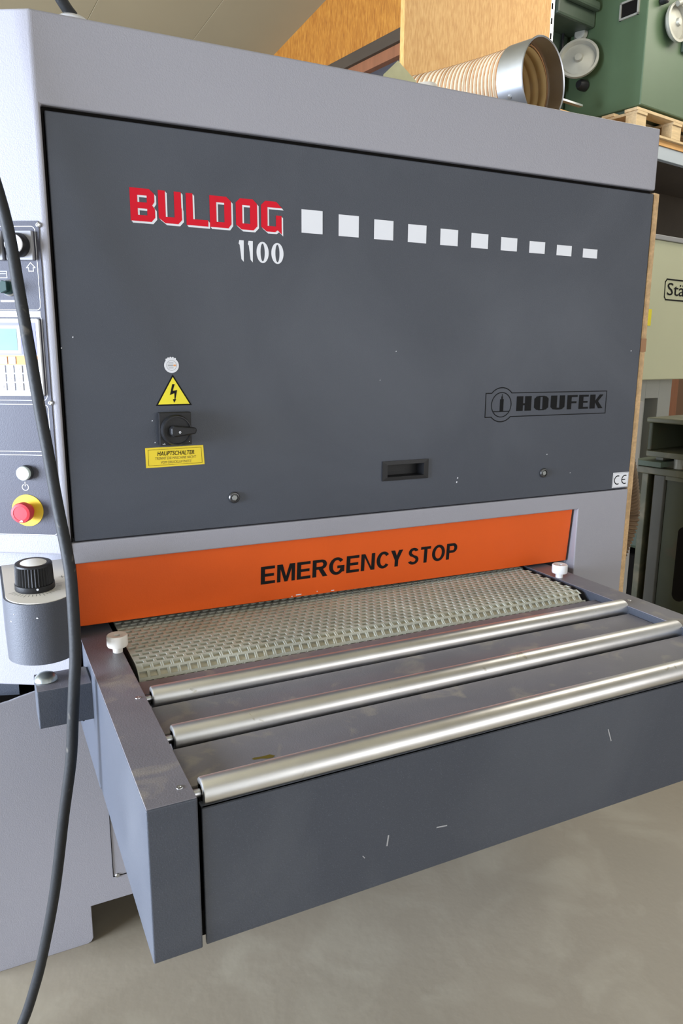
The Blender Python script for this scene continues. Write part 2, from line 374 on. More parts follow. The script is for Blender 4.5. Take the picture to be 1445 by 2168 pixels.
# ---- housing
MB().box(0.0, 1.512, 0.034, 1.3, 1.045, 1.888).build('body', GREY, S, bevel=0.003)
MB().prism([(-.004, -.002, 1.0885), (1.517, -.002, 1.0885), (1.517, -.002, .36), (1.331, -.002, .36), (1.331, -.002, 1.0445), (-.004, -.002, 1.0445)], (0, .036, 0)).build('front_frame', GREY, S, bevel=0.003, seg=3)
MB().box(0.0, 1.514, 0.010, 0.04, 1.882, 1.897).build('gap_shade', VOID, S)  # dark strips painting the shade in the door gaps
MB().box(-0.0035, 0.0005, 0.006, 0.04, 1.09, 1.89).build('gap_shade', VOID, S)
MB().box(1.3315, 1.5165, 0.0345, 1.3, 0.36, 1.0445).build('side_column', GREY, S, bevel=0.003)
MB().box(1.331, 1.517, 0.25, 1.3, 0.0, 0.3595).build('side_foot', GREY, S, bevel=0.003)
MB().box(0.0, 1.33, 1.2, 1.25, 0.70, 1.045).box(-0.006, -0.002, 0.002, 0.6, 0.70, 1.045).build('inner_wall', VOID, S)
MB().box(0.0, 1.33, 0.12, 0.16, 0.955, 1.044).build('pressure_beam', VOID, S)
# left corner housing with the 30 degree chamfer
hm_ = MB(); ZL = (1.066, 1.8935, 2.0445); PLN = dict(A=(-.004, -.004), B=(-.012, -.004), C=(-.27, .145), D=(-.27, 1.3), E=(-.004, 1.3), F=(1.517, 1.3), G=(1.517, -.004))
HV = {}
def hv(k):
    if k not in HV: HV[k] = hm_.bm.verts.new((*PLN[k[0]], ZL[int(k[1])]))
    return HV[k]
for fc in ('A1 G1 G2 A2', 'B0 A0 A1 A2 B2', 'C0 B0 B2 C2', 'D0 C0 C2 D2', 'E0 D0 D2 F2 F1 E1', 'G1 F1 F2 G2', 'B2 A2 G2 F2 D2 C2', 'A1 E1 F1 G1', 'A0 E0 E1 A1', 'A0 B0 C0 D0 E0'):
    hm_.bm.faces.new([hv(k) for k in fc.split()])
hs_o = hm_.build('housing', GREY, S, bevel=0.004, seg=3); hs_o.modifiers['bevel'].angle_limit = math.radians(20)
MB().prism([(-0.0065, 0.112, 0.731), (-0.27, 0.264, 0.731), (-0.27, 1.3, 0.731), (-0.0065, 1.3, 0.731)], (0, 0, 0.335)).build('lower_corner_housing', GREY, S, bevel=0.003)
MB().prism([(-0.118, 0.24, 0.66), (-0.27, 0.29, 0.66), (-0.27, 1.25, 0.66), (-0.118, 1.25, 0.66)], (0, 0, 0.071)).build('spacer_block', DARK, S)
# base with the foot cut-out
bs = MB()
prof = [(-0.27, 0.0), (-0.012, 0.0), (-0.004, 0.004), (0.0005, 0.012), (0.0005, 0.104), (1.2, 0.104), (1.2, 0.0), (1.331, 0.0), (1.331, 0.72),
        (0.0, 0.717), (-0.06, 0.708), (-0.09, 0.7024), (-0.121, 0.696), (-0.141, 0.6908), (-0.16, 0.688), (-0.27, 0.684)]
bs.prism([(x, 0.19, z) for x, z in prof], (0, 0.006, 0))
base = bs.build('base_panel', GREY, S, bevel=0.0015)
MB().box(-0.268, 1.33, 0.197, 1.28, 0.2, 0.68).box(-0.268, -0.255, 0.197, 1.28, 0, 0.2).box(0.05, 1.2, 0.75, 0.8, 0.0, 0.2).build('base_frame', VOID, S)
p = on_y(232, 1700, 0.19); q = on_y(240, 1856, 0.19)
MB().box(q.x - 0.0008, q.x + 0.0008, 0.1885, 0.19, q.z, 0.60).box(q.x, 0.6, 0.1885, 0.19, q.z - 0.001, q.z + 0.0006).build('panel_seam', VOID, base)
MB().lathe([(0.006, 0), (0.006, 0.001), (0.0045, 0.003), (0, 0.004)], (q.x + 0.010, 0.19, q.z + 0.001), (0, -1, 0), 20).build('screw', ZINC, base)

# ---- door
DOORP = mat('wiped_anthracite_door_paint', (0.048, 0.055, 0.071), 0.5, bump=0.4, bscale=420, speck=0.6, var=0.10, vscale=3.5, dust=(0.085, 0.093, 0.112), dscale=1.9, dlo=0.46, dhi=0.80)
dm = MB()
h0, h1, hz0, hz1 = .7046, .8335, 1.1660, 1.2136
def dq(x0, x1, z0, z1, y): return [dm.bm.verts.new(p) for p in ((x0, y, z0), (x1, y, z0), (x1, y, z1), (x0, y, z1))]
dF = dq(.0025, 1.5175, 1.0918, 1.8855, 0.0); dB = dq(.0025, 1.5175, 1.0918, 1.8855, .033)
dI = dq(h0 + .012, h1 - .012, hz0 + .008, hz1 - .008, 0.0); dJ = dq(h0 + .012, h1 - .012, hz0 + .008, hz1 - .008, .028)
for k in range(4):
    j = (k + 1) % 4
    dm.bm.faces.new([dF[k], dF[j], dI[j], dI[k]]); dm.bm.faces.new([dI[k], dI[j], dJ[j], dJ[k]]); dm.bm.faces.new([dF[j], dF[k], dB[k], dB[j]])
dm.bm.faces.new(dJ); dm.bm.faces.new(dB[::-1])
D = dm.build('door', DOORP, S, bevel=0.0022, seg=3)
D['label'] = 'large anthracite steel door with printed lettering'
def px_rect(a, b, c, d): return on_y(a, b), on_y(c, d)
# letters BULDOG: unit-square polygons
LET = {
 'B': [rect(0, .3, 0, 1), rect(0, .75, .79, 1), rect(.2, .8, .39, .58), rect(0, .78, 0, .19), [(.68, 1), (.78, 1), (.99, .86), (.99, .62), (.89, .5), (.68, .5)], [(.68, .5), (.9, .5), (1, .40), (1, .14), (.84, 0), (.68, 0)]],
 'U': [rect(0, .3, .17, 1), rect(.67, .97, .15, 1), [(0, .2), (0, .15), (.27, 0), (.82, 0), (.99, .14), (.99, .2)], rect(.67, .985, .15, .5)],
 'L': [rect(0, .3, 0, 1), rect(0, .98, 0, .2)],
 'D': [rect(0, .3, 0, 1), rect(0, .75, .8, 1), rect(0, .78, 0, .18), [(.66, 1), (.76, 1), (.98, .86), (.98, .14), (.84, 0), (.66, 0)]],
 'O': [rect(0, .3, .15, .86), rect(.66, 1, .14, .86), [(0, .85), (.2, 1), (.8, 1), (1, .86), (1, .79), (0, .79)], [(0, .2), (0, .14), (.25, 0), (.82, 0), (1, .14), (1, .2)]],
 'G': [rect(0, .3, .15, .86), [(0, .85), (.2, 1), (.72, 1), (1, .80), (0, .80)], [(0, .19), (0, .14), (.25, 0), (.66, 0), (.78, .07), (.78, .19)], [(.70, .55), (.97, .55), (.97, -.06), (.74, .09), (.70, .1)]],
}
zt, zb = 1.7705, 1.7108
def cpx(x, y): return 250 + x / 3.6125, 360 + y / 3.6125
lets = [('B', 90, 280), ('U', 305, 487), ('L', 517, 688), ('D', 697, 866), ('O', 897, 1061), ('G', 1090, 1252)]
red, wht = [], []
for ch, a, b in lets:
    xa = on_y(*cpx(a, 250)).x; xb = on_y(*cpx(b, 280)).x
    for poly in LET[ch]:
        pp = [(xa + s * (xb - xa), zb + t * (zt - zb)) for s, t in poly]
        red.append(pp)
        wht.append([(s + 0.0034, t - 0.0036) for s, t in pp]); wht.append([(s + 0.0018, t - 0.0018) for s, t in pp])
flat('lettering_shadow', wht, front(-0.0003), WHITE, D, 13)
o = flat('lettering', red, front(-0.0006), RED, D, 13); o['label'] = 'red block lettering BULDOG with white shadow'
# 1100
z0, z1 = 1.6478, 1.6898
num = []
for a, b in ((922, 963), (992, 1032)):
    xa = on_y(*cpx(a, 620)).x; xb = on_y(*cpx(b, 620)).x; w = xb - xa
    num.append([(xa + .12 * w, z1), (xa + .95 * w, z1), (xa + 0.88 * w, z0), (xa + .45 * w, z0 + .12 * (z1 - z0)), (xa + .18 * w, z0 + .78 * (z1 - z0)), (xa - .02 * w, z0 + .84 * (z1 - z0))])
for a, b in ((1057, 1150), (1170, 1263)):
    xa = on_y(*cpx(a, 630)).x; xb = on_y(*cpx(b, 630)).x; cx, rx, cz, rz = (xa + xb) / 2, (xb - xa) / 2, (z0 + z1) / 2, (z1 - z0) / 2
    for k in range(40):
        p, q = 2 * math.pi * k / 40, 2 * math.pi * (k + 1) / 40
        num.append([(cx + rx * math.cos(p), cz + rz * math.sin(p)), (cx + rx * math.cos(q), cz + rz * math.sin(q)),
                    (cx + .34 * rx * math.cos(q), cz + .84 * rz * math.sin(q)), (cx + .34 * rx * math.cos(p), cz + .84 * rz * math.sin(p))])
flat('number_lettering', num, front(-0.0004), WHITE, D)
for k in range(10):
    x = 0.4990 + 0.0872 * k
    flat('white_square', [rect(x, x + 0.0490, 1.7143 - 0.0004 * k, 1.7612 - 0.00315 * k)], front(-0.0004), WHITE, D)
# logo plate outline
c = on_y(1060.5, 857); lx0, lx1, lz0, lz1 = 0.9988, 1.4050, 1.3090, 1.3690; lw = 0.0022
ang = math.degrees(math.asin((lz1 - c.z) / 0.043)); ang2 = math.degrees(math.asin((c.z - lz0) / 0.043))
hx = 0.043 * math.cos(math.radians(ang)); hx2 = 0.043 * math.cos(math.radians(ang2))
logo = ring(c.x, c.z, 0.0418, 0.0442, ang, 180 - ang, 24) + ring(c.x, c.z, 0.0418, 0.0442, 180 + ang2, 360 - ang2, 24) + ring(c.x, c.z, 0.0298, 0.0320)
logo += stroke([(c.x - hx, lz1), (lx0, lz1), (lx0, lz0), (c.x - hx2, lz0)], lw) + stroke([(c.x + hx, lz1), (lx1, lz1), (lx1, lz0), (c.x + hx2, lz0)], lw)
logo += [rect(c.x - .0048, c.x + .0066, c.z - .016, c.z + .014), rect(c.x - .001, c.x + .0035, c.z + .014, c.z + .021), rect(c.x + .0005, c.x + .002, c.z + .02, c.z + .027), rect(c.x - .0255, c.x + .0255, c.z - .0182, c.z - .0158)]
flat('logo_emblem', logo, front(-0.0004), PRINT, D, 7)
HF = {
 'H': [rect(0, .44, 0, 1), rect(.56, 1, 0, 1), rect(.4, .6, .38, .52)],
 'O': [[(0, .2), (.16, .04), (.42, 0), (.42, 1), (.16, .96), (0, .8)], [(1, .2), (.84, .04), (.58, 0), (.58, 1), (.84, .96), (1, .8)], rect(.3, .7, .92, 1), rect(.3, .7, 0, .08)],
 'U': [[(0, .2), (.16, .04), (.44, 0), (.44, 1), (0, 1)], [(1, .2), (.84, .04), (.62, 0), (.62, 1), (1, 1)], rect(.4, .66, 0, .14)],
 'F': [rect(0, .42, 0, 1), rect(0, 1, .86, 1), rect(0, .92, .42, .56)],
 'E': [rect(0, .46, 0, 1), rect(0, 1, .86, 1), rect(0, .92, .43, .56), rect(0, 1, 0, .14)],
 'K': [rect(0, .4, 0, 1), [(.36, .5), (.72, 1), (1.0, 1), (.62, .52), (1.0, 0), (.66, 0)]],
}
def hpx(x, y): return 1010 + x / 4.983, 810 + y / 4.983
hp = []
for ch, a, b in (('H', 412, 568), ('O', 598, 748), ('U', 772, 920), ('F', 945, 1052), ('E', 1068, 1168), ('K', 1184, 1322)):
    xa = on_y(*hpx(a, 210)).x; xb = on_y(*hpx(b, 210)).x
    for poly in HF[ch]: hp.append([(xa + s * (xb - xa), 1.3225 + t * 0.0375) for s, t in poly])
flat('logo_lettering', hp, front(-0.0004), PRINT, D, 7)
# round inspection sticker
gx, gz = 0.2115, 1.4382
st = flat('round_sticker', [disc(gx, gz, 0.0150)] + [disc(gx + .0152 * math.cos(a), gz + .0152 * math.sin(a), .0021, 10) for a in [math.radians(t) for t in (60, 78, 96, 114, 130)]], front(-0.0004), WHITE, D, 7)
flat('sticker_print', ring(gx, gz, .0096, .0105) + [rect(gx - .0075, gx + .003, gz - .0017, gz + .0017)] + [rect(gx - .006, gx + .004, gz + t, gz + t + .0008) for t in (.004, .0055, -.0045, -.006)], front(-0.0007), PGREY, D)
flat('sticker_print', [rect(gx + .004, gx + .0088, gz - .0016, gz + .0016)], front(-0.0007), ORNG, D)
# warning triangle
tA, tL, tR = on_y(365, 792.5), on_y(329.5, 859.5), on_y(406, 857.5)
tc = ((tA.x + tL.x + tR.x) / 3, (tA.z + tL.z + tR.z) / 3)
ins = lambda p, k: (tc[0] + (p.x - tc[0]) * k, tc[1] + (p.z - tc[1]) * k)
flat('warning_border', [[ins(p, 1) for p in (tL, tR, tA)]], front(-0.0004), PRINT, D)
ws = flat('warning_sticker', [[ins(p, 0.87) for p in (tL, tR, tA)]], front(-0.0007), YELLOW, D); ws['label'] = 'yellow high voltage warning triangle'
def bpx(x, y): q = on_y(330 + x / 8.5, 745 + y / 8.5); return (q.x, q.z)
flat('warning_bolt', [[bpx(290, 580), bpx(334, 580), bpx(300, 700), bpx(378, 686), bpx(348, 852), bpx(332, 852), bpx(328, 742), bpx(247, 778)], [bpx(302, 850), bpx(362, 852), bpx(324, 915)]], front(-0.0010), PRINT, D)
# main switch
MB().box(0.1785, 0.2445, -0.014, 0.0, 1.2775, 1.3445).build('switch_plate', BLACK, D, bevel=0.0015)
sc = Vector((0.2120, -0.014, 1.3085))
MB().lathe([(.0315, 0), (.0315, .004), (.0295, .010), (.0295, .013), (.027, .0135), (.0265, .010), (0, .010)], sc, (0, -1, 0), 40).build('switch_collar', BLACK, D)
kn = MB(); dirx = math.radians(2)
kn.prism([(sc.x - .016, sc.y - .010, sc.z - .006), (sc.x - .011, sc.y - .010, sc.z - .012), (sc.x + .034, sc.y - .010, sc.z - .0065), (sc.x + .037, sc.y - .010, sc.z + .003), (sc.x + .033, sc.y - .010, sc.z + .006), (sc.x - .010, sc.y - .010, sc.z + .011), (sc.x - .016, sc.y - .010, sc.z + .006)], (0, -.020, 0))
kn.build('switch_handle', BLACK, D, bevel=0.003, seg=3)
flat('switch_mark', ring(sc.x + .001, sc.z - .002, .0012, .0024, n=16), front(sc.y - .0304), WHITE, D)
flat('switch_mark', [rect(.1835, .1895, 1.2800, 1.2808), rect(.1870, .1878, 1.2795, 1.2822), rect(.2385, .2400, 1.2830, 1.2845)], front(-.0144), WHITE, D)['kind'] = 'stuff'
# main switch label
flat('switch_label', [[(.1505, 1.2724), (.1508, 1.2312), (.2736, 1.2324), (.2718, 1.2735)]], front(-0.0004), YELL2, D)['label'] = 'yellow label reading HAUPTSCHALTER'
flat('label_frame', stroke([(.1563, 1.2680), (.1563, 1.2355), (.2683, 1.2362), (.2672, 1.2690), (.1563, 1.2680)], .0006), front(-0.0007), PRINT, D, 5)
flat('label_lettering', text_polys('HAUPTSCHALTER', .1745, .2520, 1.2552, 1.2642, 0.012, 0.22), front(-0.0007), PRINT, D)
flat('label_small_lettering', text_polys('TRENNT DIE MASCHINE NICHT', .1700, .2555, 1.2470, 1.2525, 0.0, 0.15) + text_polys('VOM DRUCKLUFTNETZ', .1815, .2455, 1.2385, 1.2440, 0.0, 0.15), front(-0.0007), mat('faded_print', (.16, .12, .02), .6), D)
# door locks, recessed handle, CE plate
for px, py in ((495, 1053), (1149, 1001)):
    p = on_y(px, py)
    MB().lathe([(.0125, 0), (.0125, .003), (.0105, .0055), (.0085, .006), (.0080, .003), (0, .003)], p, (0, -1, 0), 32).build('lock', mat('black_nickel', (.10, .10, .10), .35, .8), D)
    MB().lathe([(.0068, 0), (.0068, .0052), (.0055, .006), (0, .006)], p, (0, -1, 0), 6, smooth=False).build('lock_bolt', mat('dull_steel', (.30, .31, .30), .45, .8), D)
hm = MB()
oo = [(h0, hz0), (h1, hz0), (h1, hz1), (h0, hz1)]; ii = [(h0 + .0135, hz0 + .009), (h1 - .0135, hz0 + .009), (h1 - .0135, hz1 - .009), (h0 + .0135, hz1 - .009)]
rgs = [[hm.bm.verts.new((x, y, z)) for x, z in pts] for pts, y in ((oo, -.0002), (oo, -.0032), (ii, -.0040), (ii, .0272))]
for ra, rb in zip(rgs, rgs[1:]):
    for k in range(4): hm.bm.faces.new([ra[k], ra[(k + 1) % 4], rb[(k + 1) % 4], rb[k]])
hm.bm.faces.new(rgs[-1])
hm.build('recessed_handle', BLACK, D)
flat('ce_plate', [[(1.4545, 1.1390), (1.4537, 1.0953), (1.5155, 1.0950), (1.5160, 1.1380)]], front(-0.0004), WHITE, D)
flat('ce_lettering', ring(1.4735, 1.1170, .0105, .0135, 65, 295, 16) + ring(1.5015, 1.1170, .0105, .0135, 65, 295, 16) + [rect(1.489, 1.503, 1.1157, 1.1183)] +
     stroke([(1.4565, 1.1370), (1.4560, 1.0970), (1.5138, 1.0968), (1.5142, 1.1362), (1.4565, 1.1370)], .0005), front(-0.0007), PRINT, D)
# paint chips on the door
chips = []
for px, py, s in ((154, 714, .0012), (130, 737, .0010), (838, 744, .0011), (804, 805, .0008), (968, 1012, .0018), (1335, 743, .0015), (966, 1021, .002), (1157, 962, .0014), (1206, 1001, .001), (322, 891, .0012), (328, 937, .001)):
    p = on_y(px, py); chips.append([(p.x - s, p.z - s), (p.x + s * .8, p.z - s * .7), (p.x + s, p.z + s), (p.x - s * .6, p.z + s * 1.2)])
flat('paint_chips', chips, front(-0.0003), WHITE, D)['kind'] = 'stuff'

# ---- orange emergency flap
fm = MB()
fa, fb, fc_, fd = (0.0025, 0.010, 1.0435), (1.3225, 0.010, 1.0435), (1.3225, 0.022, 0.8915), (0.0025, 0.022, 0.9030)
fm.prism([fa, fb, fc_, fd], (0, 0.006, 0))
flap = fm.build('emergency_flap', ORANGE, S, bevel=0.0015); flap['label'] = 'orange hinged flap lettered EMERGENCY STOP'
def fmap(a, b): t = (1.0435 - b) / .1435; return Vector((a, 0.0096 + .012 * t, b))
p1, p2 = on_y(552, 1218, .016).x, on_y(852, 1180, .016).x; p3, p4 = on_y(863, 1178, .016).x, on_y(967, 1165, .016).x
zc0, zc1 = .9425, .9858
em = bold('EMERGENCY', p1, p2, zc0, zc1) + bold('STOP', p3, p4, zc0, zc1)
flat('flap_lettering', em, fmap, PRINT, flap, 5)
sc_ = []
for px, py, w in ((618, 1263, .0012), (632, 1259, .007), (671, 1252, .001), (704, 1250, .004)):
    q = on_y(px, py, .021); sc_.append(rect(q.x - w, q.x + w, q.z - .0012, q.z + .0012))
flat('flap_scratch', sc_, fmap, WHITE, flap)['kind'] = 'stuff'

# ---- conveyor belt with moulded pockets
bx0, bx1, PX, PY = 0.078, 1.172, 0.01945, 0.0188
RC, ZC, YC = 0.046, 0.8375, -0.172
Larc = RC * math.radians(100); Lflat = 0.70 - 0.0
def belt(s, n=0.0):      # s from the lower end of the nose
    if s < Larc:
        a = math.radians(-10) + s / RC; return (YC - (RC + n) * math.cos(a), ZC + (RC + n) * math.sin(a))
    return (YC + (s - Larc), ZC + RC + n)
rows = int((Larc + 0.62) / PY)
bb = MB()
def P3(x, s, n): y, z = belt(s, n); return (x, y, z)
ncol = int((bx1 - bx0) / PX)
for r in range(rows):
    s0, s1 = r * PY, (r + 1) * PY
    sh = (PX / 2 if r % 2 else 0.0)
    xs = [bx0 + sh + PX * k for k in range(ncol)]
    if sh: bb.face([P3(bx0, s0, 0), P3(bx0 + sh, s0, 0), P3(bx0 + sh, s1, 0), P3(bx0, s1, 0)])
    for x in xs:
        a, b = x, x + PX
        i0, i1, t0, t1 = a + .0024, b - .0024, s0 + .0030, s1 - .0030
        o4 = [P3(a, s0, 0), P3(b, s0, 0), P3(b, s1, 0), P3(a, s1, 0)]
        i4 = [P3(i0, t0, .0), P3(i1, t0, .0), P3(i1, t1, .0), P3(i0, t1, .0)]
        d4 = [P3(i0 + .0008, t0 + .0020, -.0038), P3(i1 - .0008, t0 + .0020, -.0038), P3(i1 - .0008, t1 + .0002, -.0062), P3(i0 + .0008, t1 + .0002, -.0062)]
        vo = [bb.bm.verts.new(v) for v in o4]; vi = [bb.bm.verts.new(v) for v in i4]; vd = [bb.bm.verts.new(v) for v in d4]
        for k in range(4):
            j = (k + 1) % 4
            bb.bm.faces.new([vo[k], vo[j], vi[j], vi[k]]); bb.bm.faces.new([vi[k], vi[j], vd[j], vd[k]])
        bb.bm.faces.new(vd).material_index = 1
bo = bb.build('conveyor_belt', BELT, S); bo.data.materials.append(BELTD)
bo['label'] = 'beige rubber feed belt with rows of moulded pockets'
# side edge and carcass below the tread
cb = MB(); pr = [belt(Larc + .62, -.0075)] + [belt(Larc * k / 12, -.0075) for k in range(12, -1, -1)]
cb.prism([(bx0 + .001, y, z) for y, z in pr + [(pr[-1][0] + .02, .80), (pr[0][0], .80)]], (bx1 - bx0 - .002 + PX * .0, 0, 0))
cb.build('belt_carcass', mat('belt_edge_rubber', (.10, .09, .075), .8), bo)

# ---- infeed table
T = MB().box(0.0, 0.0685, -0.652, -0.150, 0.650, 0.8835).build('infeed_table', DARK, S, bevel=0.0025, seg=3)
T['label'] = 'anthracite infeed table with three steel rollers'
MB().box(0.003, 0.0685, -0.1495, 0.186, 0.625, 0.8825).build('rear_beam', DARK, T, bevel=0.002)
MB().box(0.0008, 0.0675, -0.651, 0.186, 0.8832, 0.8848).build('beam_top', TOP, T, bevel=0.0006)
MB().box(1.1925, 1.2625, -0.652, 0.186, 0.640, 0.8835).build('beam', DARK, T, bevel=0.0025, seg=3)
MB().box(1.1933, 1.2617, -0.651, 0.186, 0.8832, 0.8848).build('beam_top', TOP, T, bevel=0.0006)
ZP = 0.8685
for y0, y1 in ((-0.2825, -0.2245), (-0.436, -0.3345), (-0.598, -0.487)):
    MB().box(0.0705, 1.191, y0, y1, ZP - 0.02, ZP).build('table_plate', TOP, T, bevel=0.002)
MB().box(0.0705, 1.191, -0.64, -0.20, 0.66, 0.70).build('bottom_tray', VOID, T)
ap = MB().box(0.0745, 1.1885, -0.6485, -0.6425, 0.6500, 0.8640).box(0.0745, 1.1885, -0.6485, -0.6300, 0.8610, 0.8640).build('front_apron', DARK, T, bevel=0.0018, seg=3)
q = [on_y(px, py, -.649) for px, py in ((822, 1770), (819, 1790), (925, 1752), (945, 1748), (768, 1813), (1287, 1545), (1293, 1568))]
flat('scratch', stroke([(q[0].x, q[0].z), (q[1].x, q[1].z)], .0025) + stroke([(q[2].x, q[2].z), (q[3].x, q[3].z)], .0022) + stroke([(q[4].x, q[4].z), (q[4].x + .003, q[4].z - .004)], .0014) + stroke([(q[5].x, q[5].z), (q[6].x, q[6].z)], .0022), lambda a, b: Vector((a, -.6488, b)), PGREY, T)['kind'] = 'stuff'
RR = 0.0212
for y in (-0.3085, -0.4615, -0.6235):
    r = MB().lathe([(RR - .004, 0), (RR - .001, .0008), (RR, .003), (RR, 1.117), (RR - .001, 1.1192), (RR - .004, 1.12)], (0.0795, y, 0.8722), (1, 0, 0), 48).build('roller', STEEL, T)
    MB().lathe([(.006, -.012), (.006, 0), (.012, 0), (.012, .0005)], (0.0795, y, 0.8722), (1, 0, 0), 20).build('roller_axle', ZINC, T)
    MB().lathe([(.012, 0), (.006, 0), (.006, .008)], (1.1995, y, 0.8722), (1, 0, 0), 20).build('roller_axle', ZINC, T)
for px, py in ((292, 1477), (380, 1667)):
    q = hit(px, py, Vector((0, 0, 1)), .885)
    MB().lathe([(.0050, 0), (.0048, .0006), (.0022, .0006), (.0018, .0001), (0, .0001)], q, (0, 0, 1), 20).build('countersunk_screw', ZINC, T)
for x in (1.228,):
    for y in (-.30, -.61):
        MB().lathe([(.0050, 0), (.0048, .0006), (.0022, .0006), (.0018, .0001), (0, .0001)], (x, y, .885), (0, 0, 1), 20).build('countersunk_screw', ZINC, T)
q = hit(557, 1604, Vector((0, 0, 1)), ZP + .0003)
flat('oil_spot', [[(q.x - .017, q.y + .004), (q.x - .012, q.y + .006), (q.x, q.y + .004), (q.x + .012, q.y + .0045), (q.x + .018, q.y - .002), (q.x + .013, q.y - .006), (q.x + .004, q.y - .005), (q.x - .004, q.y - .001), (q.x - .014, q.y)]], lambda a, b: Vector((a, b, ZP + .0003)), mat('amber_oil', (.15, .11, .015), .15), T)
# nylon guide rollers
for x, y, mt in ((0.0585, -0.1020, NYLON), (1.2065, -0.080, NYLONW)):
    g = MB().lathe([(.0055, .018), (.006, .0345), (.0185, .036), (.0202, .034), (.0202, .016), (.0190, .013), (.0100, .013), (.0095, .003), (.0095, 0)], (x, y, .8846), (0, 0, 1), 40).build('guide_roller', mt, S)
    MB().lathe([(.0054, .0), (.0054, .018)], (x, y, .8846), (0, 0, 1), 20).build('guide_pin', mat('dark_bore', (.16, .14, .12), .7), g)
# side bracket with domed bolt
MB().box(-0.0965, 0.004, -0.149, -0.066, 0.7755, 0.8500).build('side_bracket', DARK, S, bevel=0.002)
MB().box(-0.0958, -0.0008, -0.1482, -0.0668, 0.8497, 0.8508).build('bracket_top', TOP, S)
MB().lathe([(.0205, 0), (.0215, .002), (.0195, .008), (.0150, .0128), (.0085, .0158), (0, .0168)], (-0.0765, -0.1020, 0.8508), (0, 0, 1), 40).build('domed_bolt', mat('grey_zinc_bolt', (.42, .45, .43), .32, .85), S)

# ---- thickness dial box
TILT = 0.014 / 0.245
def dz(y): return 1.019 + (y + .155) * TILT
DX0, DX1, DY0, DY1 = -0.1375, -0.0125, -0.155, 0.09
dr = (DX1 - DX0) / 2; dcx = (DX0 + DX1) / 2; dcy = DY0 + dr
def dpl(inset, n=28):
    r = dr - inset
    return [(dcx + r, DY1)] + [(dcx + r * math.cos(-math.pi * k / n), dcy + r * math.sin(-math.pi * k / n)) for k in range(n + 1)] + [(dcx - r, DY1)]
db = MB()
low = [(x, y, 0.9035 + (y + .155) * .02) for x, y in dpl(0)]; hi_ = [(x, y, dz(y)) for x, y in dpl(0)]
vl = [db.bm.verts.new(v) for v in low]; vh = [db.bm.verts.new(v) for v in hi_]
db.bm.faces.new(vl[::-1]); db.bm.faces.new(vh)
for k in range(len(vl)):
    j = (k + 1) % len(vl); f_ = db.bm.faces.new([vl[k], vl[j], vh[j], vh[k]]); f_.smooth = 0 < k < len(vl) - 2
DB = db.build('dial_box', BOXP, S); DB['label'] = 'rounded anthracite box with thickness adjusting dial'
dp = MB(); dp.prism([(x, y, dz(y) + .0002) for x, y in dpl(.004)], (0, 0, .0012)); dp.build('dial_plate', CREAM, DB)
dmap = lambda a, b: Vector((a, b, dz(b) + .0016))
kc = Vector((-0.0805, -0.066, dz(-.066) + .0014)); kax = Vector((0, -TILT, 1)).normalized()
marks = []
for k in range(21):
    a = math.radians(200 + k * 8.5); L0 = .0385; L1 = .0475 if k % 5 else .0505
    if L1 > 0: marks += stroke([(kc.x + L0 * math.cos(a), kc.y + L0 * math.sin(a)), (kc.x + L1 * math.cos(a), kc.y + L1 * math.sin(a))], .0007)
marks += stroke([(-.034, -.022), (-.022, -.022)], .0009) + stroke([(-.028, -.028), (-.028, -.016)], .0009)
flat('dial_marks', marks, dmap, PRINT, DB, 3)['kind'] = 'stuff'
kb = MB(); nf = 36; e1 = Vector((1, 0, 0)); e2 = kax.cross(e1)
kb.lathe([(.0355, 0), (.0360, .002), (.0355, .011), (.0335, .012)], kc, kax, 48)
rings_ = []
for h, sc2 in ((.0105, 1.0), (.046, .965), (.0475, .94)):
    rings_.append([kb.bm.verts.new(kc + kax * h + (e1 * math.cos(math.pi * k / nf) + e2 * math.sin(math.pi * k / nf)) * (.0345 if k % 2 == 0 else .0322) * sc2) for k in range(2 * nf)])
for a, b in zip(rings_, rings_[1:]):
    for k in range(2 * nf): j = (k + 1) % (2 * nf); kb.bm.faces.new([a[k], a[j], b[j], b[k]])
kb.lathe([(.0335, .0470), (.0325, .0500), (.0300, .0512), (.0245, .0508), (.0240, .0490), (0, .0490)], kc, kax, 48)
kb.build('dial_knob', BLACK, DB)
MB().lathe([(.0238, 0), (.0238, .0012), (.0225, .002), (0, .002)], kc + kax * .049, kax, 40).build('knob_cap', mat('white_knob_cap', (0.88, 0.87, 0.84), 0.6), DB)
qd = kc + kax * .006 + Vector((.002, -.0357, 0)); MB().lathe([(.0021, 0), (.0021, .0008), (0, .0008)], qd, (0, -1, 0), 14).build('knob_dot', WHITE, DB)
chip2 = []
for a, z in ((-.093, .987), (-.127, .990)): chip2.append((a, z))
cc = MB()
for th, z, s in ((-100, .994, .0022), (-140, 1.0, .0012), (-148, .985, .0016)):
    a = math.radians(th); p = Vector((dcx + (dr + .0004) * math.cos(a), dcy + (dr + .0004) * math.sin(a), z)); t = Vector((-math.sin(a), math.cos(a), 0))
    cc.face([p - t * s, p + t * s * .5 - Vector((0, 0, s * .6)), p + t * s, p + Vector((0, 0, s))])
cc.build('paint_chips', WHITE, DB)['kind'] = 'stuff'

